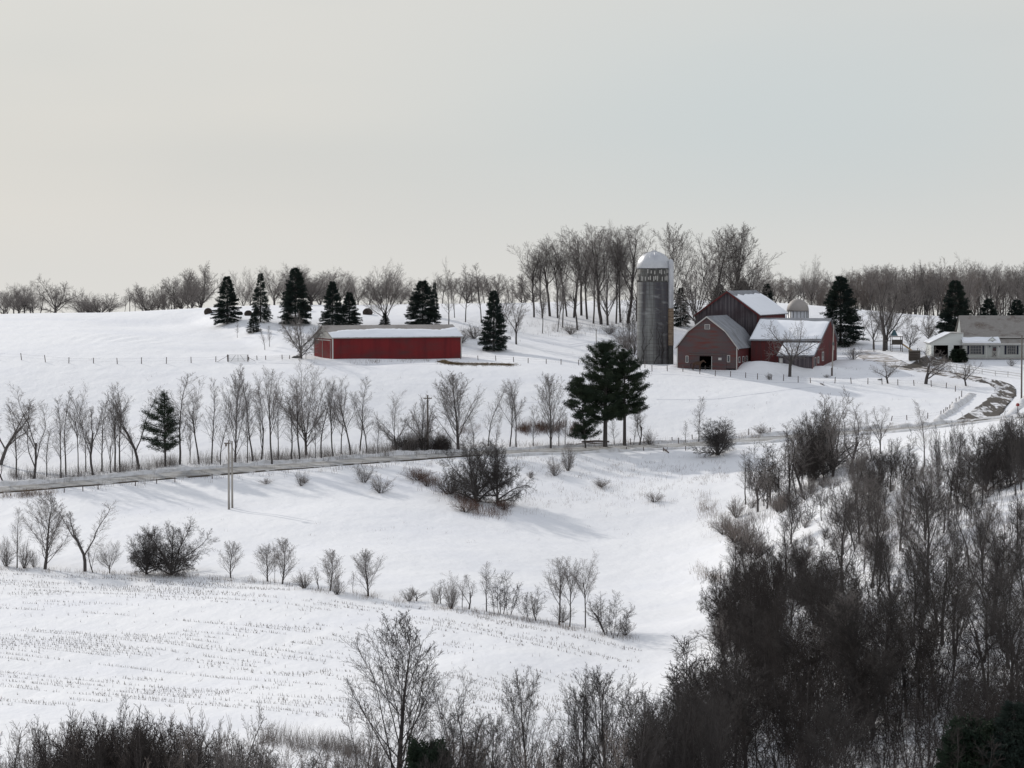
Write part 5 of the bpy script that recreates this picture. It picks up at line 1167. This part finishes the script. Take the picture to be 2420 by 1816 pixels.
# ------------------------------------------------------------------ fences
def fence(posts, label, hpx=15, m='post', r0=.075, wire=True, lean=.05, name='wire_fence', wires=(.45, .85), gauge=.006, group=None):
    W = [hit(u, v) for u, v in posts]; t = thing(name, label, 'fence', W[0], 0, group); o = np.array(W[0]); tops = []
    for (u, v), w_ in zip(posts, W):
        h = hpx * w_[1] / F * rs.uniform(.85, 1.15); q = w_ - o; l = rs.normal(0, lean, 2)
        part('fence_post', MB().tube([q - [0, 0, .3], q + [l[0], l[1], h]], [r0, r0 * .9], 6), m, t); tops.append((q, l, h))
    if wire:
        mb = MB()
        for f in wires:
            for (a, la, ha), (b, lb, hb) in zip(tops[:-1], tops[1:]):
                pa = a + np.array([la[0] * f, la[1] * f, ha * f]); pb = b + np.array([lb[0] * f, lb[1] * f, hb * f]); mid = (pa + pb) / 2 - [0, 0, .05]; mb.tube([pa, mid, pb], gauge, 3, False)
        part('wire', mb, 'post', t)
    return t
def z1(l, s=3.568, ou=0, ov=580): return [(x / s + ou, y / s + ov) for x, y in l]
fence(z1([(-20,965),(183,970),(385,985),(580,995),(788,998),(990,1000),(1193,1000),(1402,998),(1612,993),(1820,985),(1920,978)]), 'wire fence with bare posts across the left hillside up to the gate', 15)
fence(z1([(2100,970),(2168,965),(2240,965),(2380,962),(2440,958)]), 'short wire fence from the gate to the shed', 10)
fence([(1089,849),(1130,851),(1172,853),(1214,856),(1248,859),(1291,860),(1326,862),(1368,864),(1440,868),(1513,876)], 'wire fence between the shed and the silo', 12)
fence([(1524,870),(1541,878),(1577,878),(1614,879),(1654,884),(1690,889),(1726,891),(1762,893),(1790,897),(1823,898)], 'wire fence below the silo and gambrel barn', 14)
fence([(1655,873),(1667,874),(1678,873),(1690,874),(1701,874),(1712,873)], 'short close-set fence in front of the barn doorway', 10)
fence(z1([(183,1145),(308,1155),(412,1160),(617,1163),(757,1168),(895,1170),(1017,1175),(1148,1180),(1286,1185),(1432,1193),(1555,1207),(1633,1233),(1685,1280)], ou=1800), 'wire fence along the top of the field below the lane', 14)
fence(z1([(1665,1310),(1640,1335),(1608,1365),(1585,1388),(1573,1402),(1553,1412),(1535,1428),(1510,1443),(1400,1460),(1225,1475),(1090,1478)], ou=1800), 'wire fence curving down the field edge beside the driveway', 12)
fence(z1([(540,1085),(700,1073),(827,1060),(1140,1030),(1322,1015),(1475,1000),(1790,968)], ov=860), 'low wire fence on the bank below the left road', 11)
fence(z1([(1000,735),(1147,735),(1312,740),(1500,730)], ou=1200, ov=860), 'low wire fence below the road under the pines', 10)
fence(z1([(1035,690),(1150,680),(1387,662),(1440,678),(1557,650),(2030,605),(2210,590)], ou=1200, ov=860), 'wire fence along the upper road edge right of the pines', 14)
t = fence([(2203,864),(2231,868),(2261,873),(2291,879),(2321,884),(2352,888),(2382,892),(2413,896)], 'pale two-rail board fence in front of the house lawn', 13, 'trim', .06, False, 0, 'rail_fence')
W = [hit(u, v) for u, v in [(2203,864),(2231,868),(2261,873),(2291,879),(2321,884),(2352,888),(2382,892),(2413,896)]]
for f in (.42, .80):
    mb = MB()
    for a, b in zip(W[:-1], W[1:]): a = np.array(a) - W[0]; b = np.array(b) - W[0]; mb.tube([a + [0, -.06, f], b + [0, -.06, f]], .045, 4)
    part('rail', mb, 'trim', t)
# metal gate
ga, gb_ = hit(539, 856), hit(586, 856); gd = gb_ - ga; glen = math.hypot(gd[0], gd[1])
t = thing('field_gate', 'grey five-bar gate in the hillside fence left of the shed', 'gate', ga, math.atan2(gd[1], gd[0])); gh = 1.15
part('gate_post', MB().tube([(0, 0, -.3), (0, 0, gh + .08)], .07, 8), 'post', t); part('gate_post', MB().tube([(glen, 0, -.3), (glen, 0, gh + .08)], .07, 8), 'post', t)
mb = MB()
for z in (.15, .35, .58, .82, gh): mb.tube([(.12, 0, z), (glen - .12, 0, z)], .028, 5)
for x in (.12, glen / 2, glen - .12): mb.tube([(x, 0, .15), (x, 0, gh)], .03, 5)
for x in (.55, glen - .55): mb.tube([(x, 0, .15), (glen / 2 - (glen / 2 - x) * .35, 0, gh)], .028, 5)
part('gate_frame', mb, 'gate', t)
part('brace', MB().tube([(-1.9, 0, -.05), (0, 0, gh - .1)], .03, 5), 'post', t); part('brace', MB().tube([(glen + 1.2, 0, .15), (glen, 0, gh - .4)], .03, 5), 'post', t)

# ------------------------------------------------------------------ small things
def bale(u, v, wpx, label, Y=None):
    b = hit(u, v) if Y is None else np.array([*at(u, v, Y)[:2], ground(at(u, v, Y)[0], Y)]); r_ = wpx * b[1] / F / 2
    t = thing('hay_bale', label, 'hay bale', b, trng.uniform(-.3, .3), 'old round hay bales')
    t.location.z -= r_ * .5; mb = MB(); n_ = 22; vs = []; fs = []; ys = [-.62, -.55, 0, .55, .62]; sc_ = [.86, 1, 1.02, 1, .86]
    for yi, k in zip(ys, sc_):
        for j in range(n_): a = 2 * math.pi * j / n_; q = r_ * k * (1 + .03 * math.sin(a * 5 + yi)); vs.append((q * math.cos(a), yi, r_ * .9 + q * math.sin(a)))
    for i in range(4):
        for j in range(n_): fs.append((i*n_+j, i*n_+(j+1)%n_, (i+1)*n_+(j+1)%n_, (i+1)*n_+j))
    fs += [tuple(range(n_))[::-1], tuple(range(4*n_, 5*n_))]; mb.add(vs, fs); part('bale_roll', mb, 'hay', t, True)
    tw = MB()
    for yy in (-.35, 0, .35): tw.tube([(r_ * 1.02 * math.cos(a), yy, r_ * .9 + r_ * 1.02 * math.sin(a)) for a in np.linspace(0, 6.283, 25)], .012, 3, False)
    part('twine', tw, 'straw', t)
bale(492, 742, 19, 'round dark hay bale left of the first spruce'); bale(587, 746, 17, 'round dark hay bale, left one of the touching pair'); bale(608, 746, 19, 'round dark hay bale, right one of the touching pair')
bale(567, 745, 12, 'small round hay bale just right of the first spruce'); bale(725, 736, 22, 'round hay bale right of the tallest left spruce'); bale(869, 744, 21, 'round dark hay bale alone behind the shed roof')
# horse
def horse(u, v, label):
    b = hit(u, v); t = thing('horse', label, 'horse', b, R(-14))
    J = [((.55, 0, 1.22), .27, .30), ((.1, 0, 1.18), .29, .33), ((-.4, 0, 1.24), .27, .29), ((-.68, 0, 1.16), .17, .20),      # trunk
         ((.80, 0, 1.42), .15, .20), ((1.05, 0, 1.60), .11, .15), ((1.2, 0, 1.66), .09, .12), ((1.45, 0, 1.44), .075, .085), ((1.58, 0, 1.30), .06, .07)]
    E = [(0, 1), (1, 2), (2, 3), (0, 4), (4, 5), (5, 6), (6, 7), (7, 8)]
    for s in (-1, 1):
        o = len(J)
        J += [((.58, .15 * s, .95), .12, .13), ((.58 + .05 * s, .15 * s, .55), .06, .065), ((.57 + .06 * s, .15 * s, .12), .04, .045), ((.61 + .06 * s, .15 * s, .02), .055, .055)]
        E += [(0, o), (o, o + 1), (o + 1, o + 2), (o + 2, o + 3)]
        o = len(J)
        J += [((-.5, .15 * s, .95), .15, .17), ((-.42, .15 * s, .78), .10, .11), ((-.62 + .05 * s, .15 * s, .5), .055, .065), ((-.56 + .05 * s, .15 * s, .12), .042, .045), ((-.52 + .05 * s, .15 * s, .02), .055, .055)]
        E += [(2, o), (o, o + 1), (o + 1, o + 2), (o + 2, o + 3), (o + 3, o + 4)]
        o = len(J); J += [((1.15, .06 * s, 1.82), .022, .02)]; E += [(6, o)]
    me = bpy.data.meshes.new('horse_body'); me.from_pydata([j[0] for j in J], E, []); me.materials.append(M['horse'])
    o = link('body', me, t); o.modifiers.new('skin', 'SKIN'); sk = me.skin_vertices[0] if me.skin_vertices else None
    if sk is None:
        me.attributes.new  # layer is created by the modifier on first evaluation
    bpy.context.view_layer.update()
    lay = me.skin_vertices
    if len(lay):
        for i, j in enumerate(J): lay[0].data[i].radius = (j[1], j[2])
        lay[0].data[1].use_root = True
    o.modifiers.new('sub', 'SUBSURF').levels = 1; o.modifiers['sub'].render_levels = 2
    part('mane', MB().tube([(1.2, 0, 1.78), (1.0, 0, 1.76), (.8, 0, 1.6), (.62, 0, 1.48)], [.03, .05, .05, .03], 6), 'mane', t)
    part('tail', MB().tube([(-.8, 0, 1.25), (-.95, 0, 1.1), (-.98, 0, .8), (-.95, 0, .5)], [.04, .07, .06, .02], 7), 'mane', t)
horse(1646, 876.5, 'dark brown horse standing beside the open barn doorway')
# playset
b = hit(2110, 832); t = thing('playset', 'wooden playset tower with slide and swing beam by the big tree', 'playset', b, R(4))
for x in (-.15, 1.7):
    for y in (0, 1.4): part('tower_post', MB().box(x - .05, x + .05, y - .05, y + .05, -.3, 2.75), 'post', t)
part('platform', MB().box(-.2, 1.75, -.06, 1.46, 1.25, 1.35), 'post', t); part('railing', MB().box(-.2, 1.75, -.1, -.055, 1.36, 2.15), 'box', t)
part('top_rail', MB().box(-.25, 1.8, -.09, -.052, 2.6, 2.72).box(-.25, 1.8, 1.452, 1.49, 2.6, 2.72), 'post', t)
part('canopy', MB().prism([(-.2, 2.8), (.9, 2.8), (.35, 3.9)], 'y', .0, 1.4), 'teal', t)
part('ladder', MB().box(-.1, 1.7, -.12, -.07, .55, .62), 'post', t)
part('slide', MB().prism([(1.72, 1.3), (1.72, 1.4), (3.6, .12), (3.6, .02)], 'y', .4, .95).prism([(1.72, 1.42), (1.72, 1.58), (3.6, .28), (3.6, .13)], 'y', .36, .4).prism([(1.72, 1.42), (1.72, 1.58), (3.6, .28), (3.6, .13)], 'y', .95, .99), 'slide', t)
part('swing_beam', MB().tube([(-3.2, .7, 1.85), (-.15, .7, 1.95)], .06, 6), 'post', t)
for y in (0, 1.4): part('swing_leg', MB().tube([(-3.2, .7, 1.85), (-3.2, y, -.2)], .05, 6), 'post', t)
# brown box
b = hit(2161, 848); t = thing('storage_box', 'dark brown storage box beside the garage drive', 'box', b, R(-3))
part('box_body', MB().box(-.95, .95, -.5, .5, -.2, 1.3), 'box', t); part('lid', MB().prism([(-.58, 1.3), (.58, 1.3), (.58, 1.5), (-.58, 1.36)], 'x', -1.0, 1.0), 'box', t)
part('vent_pipe', MB().tube([(.55, .2, 1.4), (.55, .2, 1.9)], .06, 8), 'gate', t); part('slat', MB().box(-.94, .94, -.54, -.503, .5, .58).box(-.94, .94, -.54, -.503, .95, 1.03), 'post', t)
# red post box, feeder, stones, logs
b = hit(2405, 985); t = thing('post_box', 'small dark red box on a post near the driveway', 'mailbox', b, .2)
part('stand', MB().tube([(0, 0, -.3), (0, 0, 1.55)], .05, 6), 'post', t); part('box_body', MB().prism([(-.17, 1.55), (.17, 1.55), (.17, 1.85), (0, 2.0), (-.17, 1.85)], 'y', -.25, .25), 'birdred', t)
b = hit(723, 850); t = thing('feeder', 'small dark feeder on a thin post left of the shed', 'feeder', b, 0)
part('stand', MB().tube([(0, 0, -.2), (0, 0, .72)], .04, 6), 'post', t); part('tray', MB().box(-.24, .24, -.2, .2, .72, .78).prism([(-.26, .88), (.26, .88), (0, 1.02)], 'y', -.2, .2).box(-.2, -.16, -.02, .02, .78, .88).box(.16, .2, -.02, .02, .78, .88), 'box', t)
def rock(u, v, s, label, m='band', name='rock', cat='rock'):
    b = hit(u, v); mb = MB(); r_ = random.Random(int(u)); n_ = 9; pr = [(.9, -.2), (1.0, .05), (.85, .35), (.45, .55), (.08, .6)]; mb.lathe([(p * s, q * s) for p, q in pr], n_)
    mb.v = [(x * r_.uniform(.8, 1.3) * 1.3, y * r_.uniform(.85, 1.1), z * r_.uniform(.85, 1.15)) for x, y, z in mb.v]; o = part(name, mb, m); o.location = tuple(b); return tag(o, label, cat)
rock(701, 846, .55, 'dark low stone heap at the foot of the round tree by the shed')
rock(2080, 899, .3, 'small dark stone in the snow by the lane')
def log(u0, v0, u1, v1, r_, label, m='post'):
    a, b = hit(u0, v0), hit(u1, v1); mb = MB().tube([(0, 0, r_ * .5), tuple((b - a) * .5 + [0, 0, r_ * 1.2]), tuple(b - a + np.array([0, 0, r_ * .6]))], [r_, r_ * .9, r_ * .6], 8)
    q = (b - a) * .6; mb.tube([tuple(q + [0, 0, r_]), tuple(q + [.2, 0, r_ + .5])], [r_ * .4, r_ * .2], 5); o = part('log', mb, m); o.location = tuple(a); return tag(o, label, 'log')
log(1567, 1062, 1580, 1071, .14, 'fallen dark log on the verge below the road right of the pines')
log(1375, 1047, 1440, 1046, .16, 'long brown log lying behind the pine trunks'); log(1360, 1052, 1425, 1050, .13, 'second thinner log lying behind the pine trunks')
log(1939, 908, 1948, 912, .09, 'short fallen post lying by the field fence')
# straw-strewn patch
sp_ = [hit(u, v) for u, v in [(1045,856),(1065,860),(1090,861),(1130,861),(1170,862),(1215,863)]]
pts = []
for i in range(2600):
    k = rs.uniform(0, 5); i0 = int(k); f = k - i0; q = sp_[i0] * (1 - f) + sp_[min(i0 + 1, 5)] * f; x, y = q[0] + rs.normal(0, .6), q[1] + rs.normal(0, 1.0); pts.append((x, y, ground(x, y)))
o = blades('straw', pts, (.05, .18), (.03, .07), 'straw', 2.2); o['label'] = 'straw and manure strewn on the snow right of the shed'; o['category'] = 'straw'
rock(1050, 856, .6, 'dark manure heap at the left end of the strewn straw', 'straw', 'manure_heap', 'heap'); rock(1062, 858, .45, 'smaller dark manure heap beside the larger one', 'straw', 'manure_heap', 'heap')
print('objects', len(bpy.data.objects), 'stubble', len(pts))
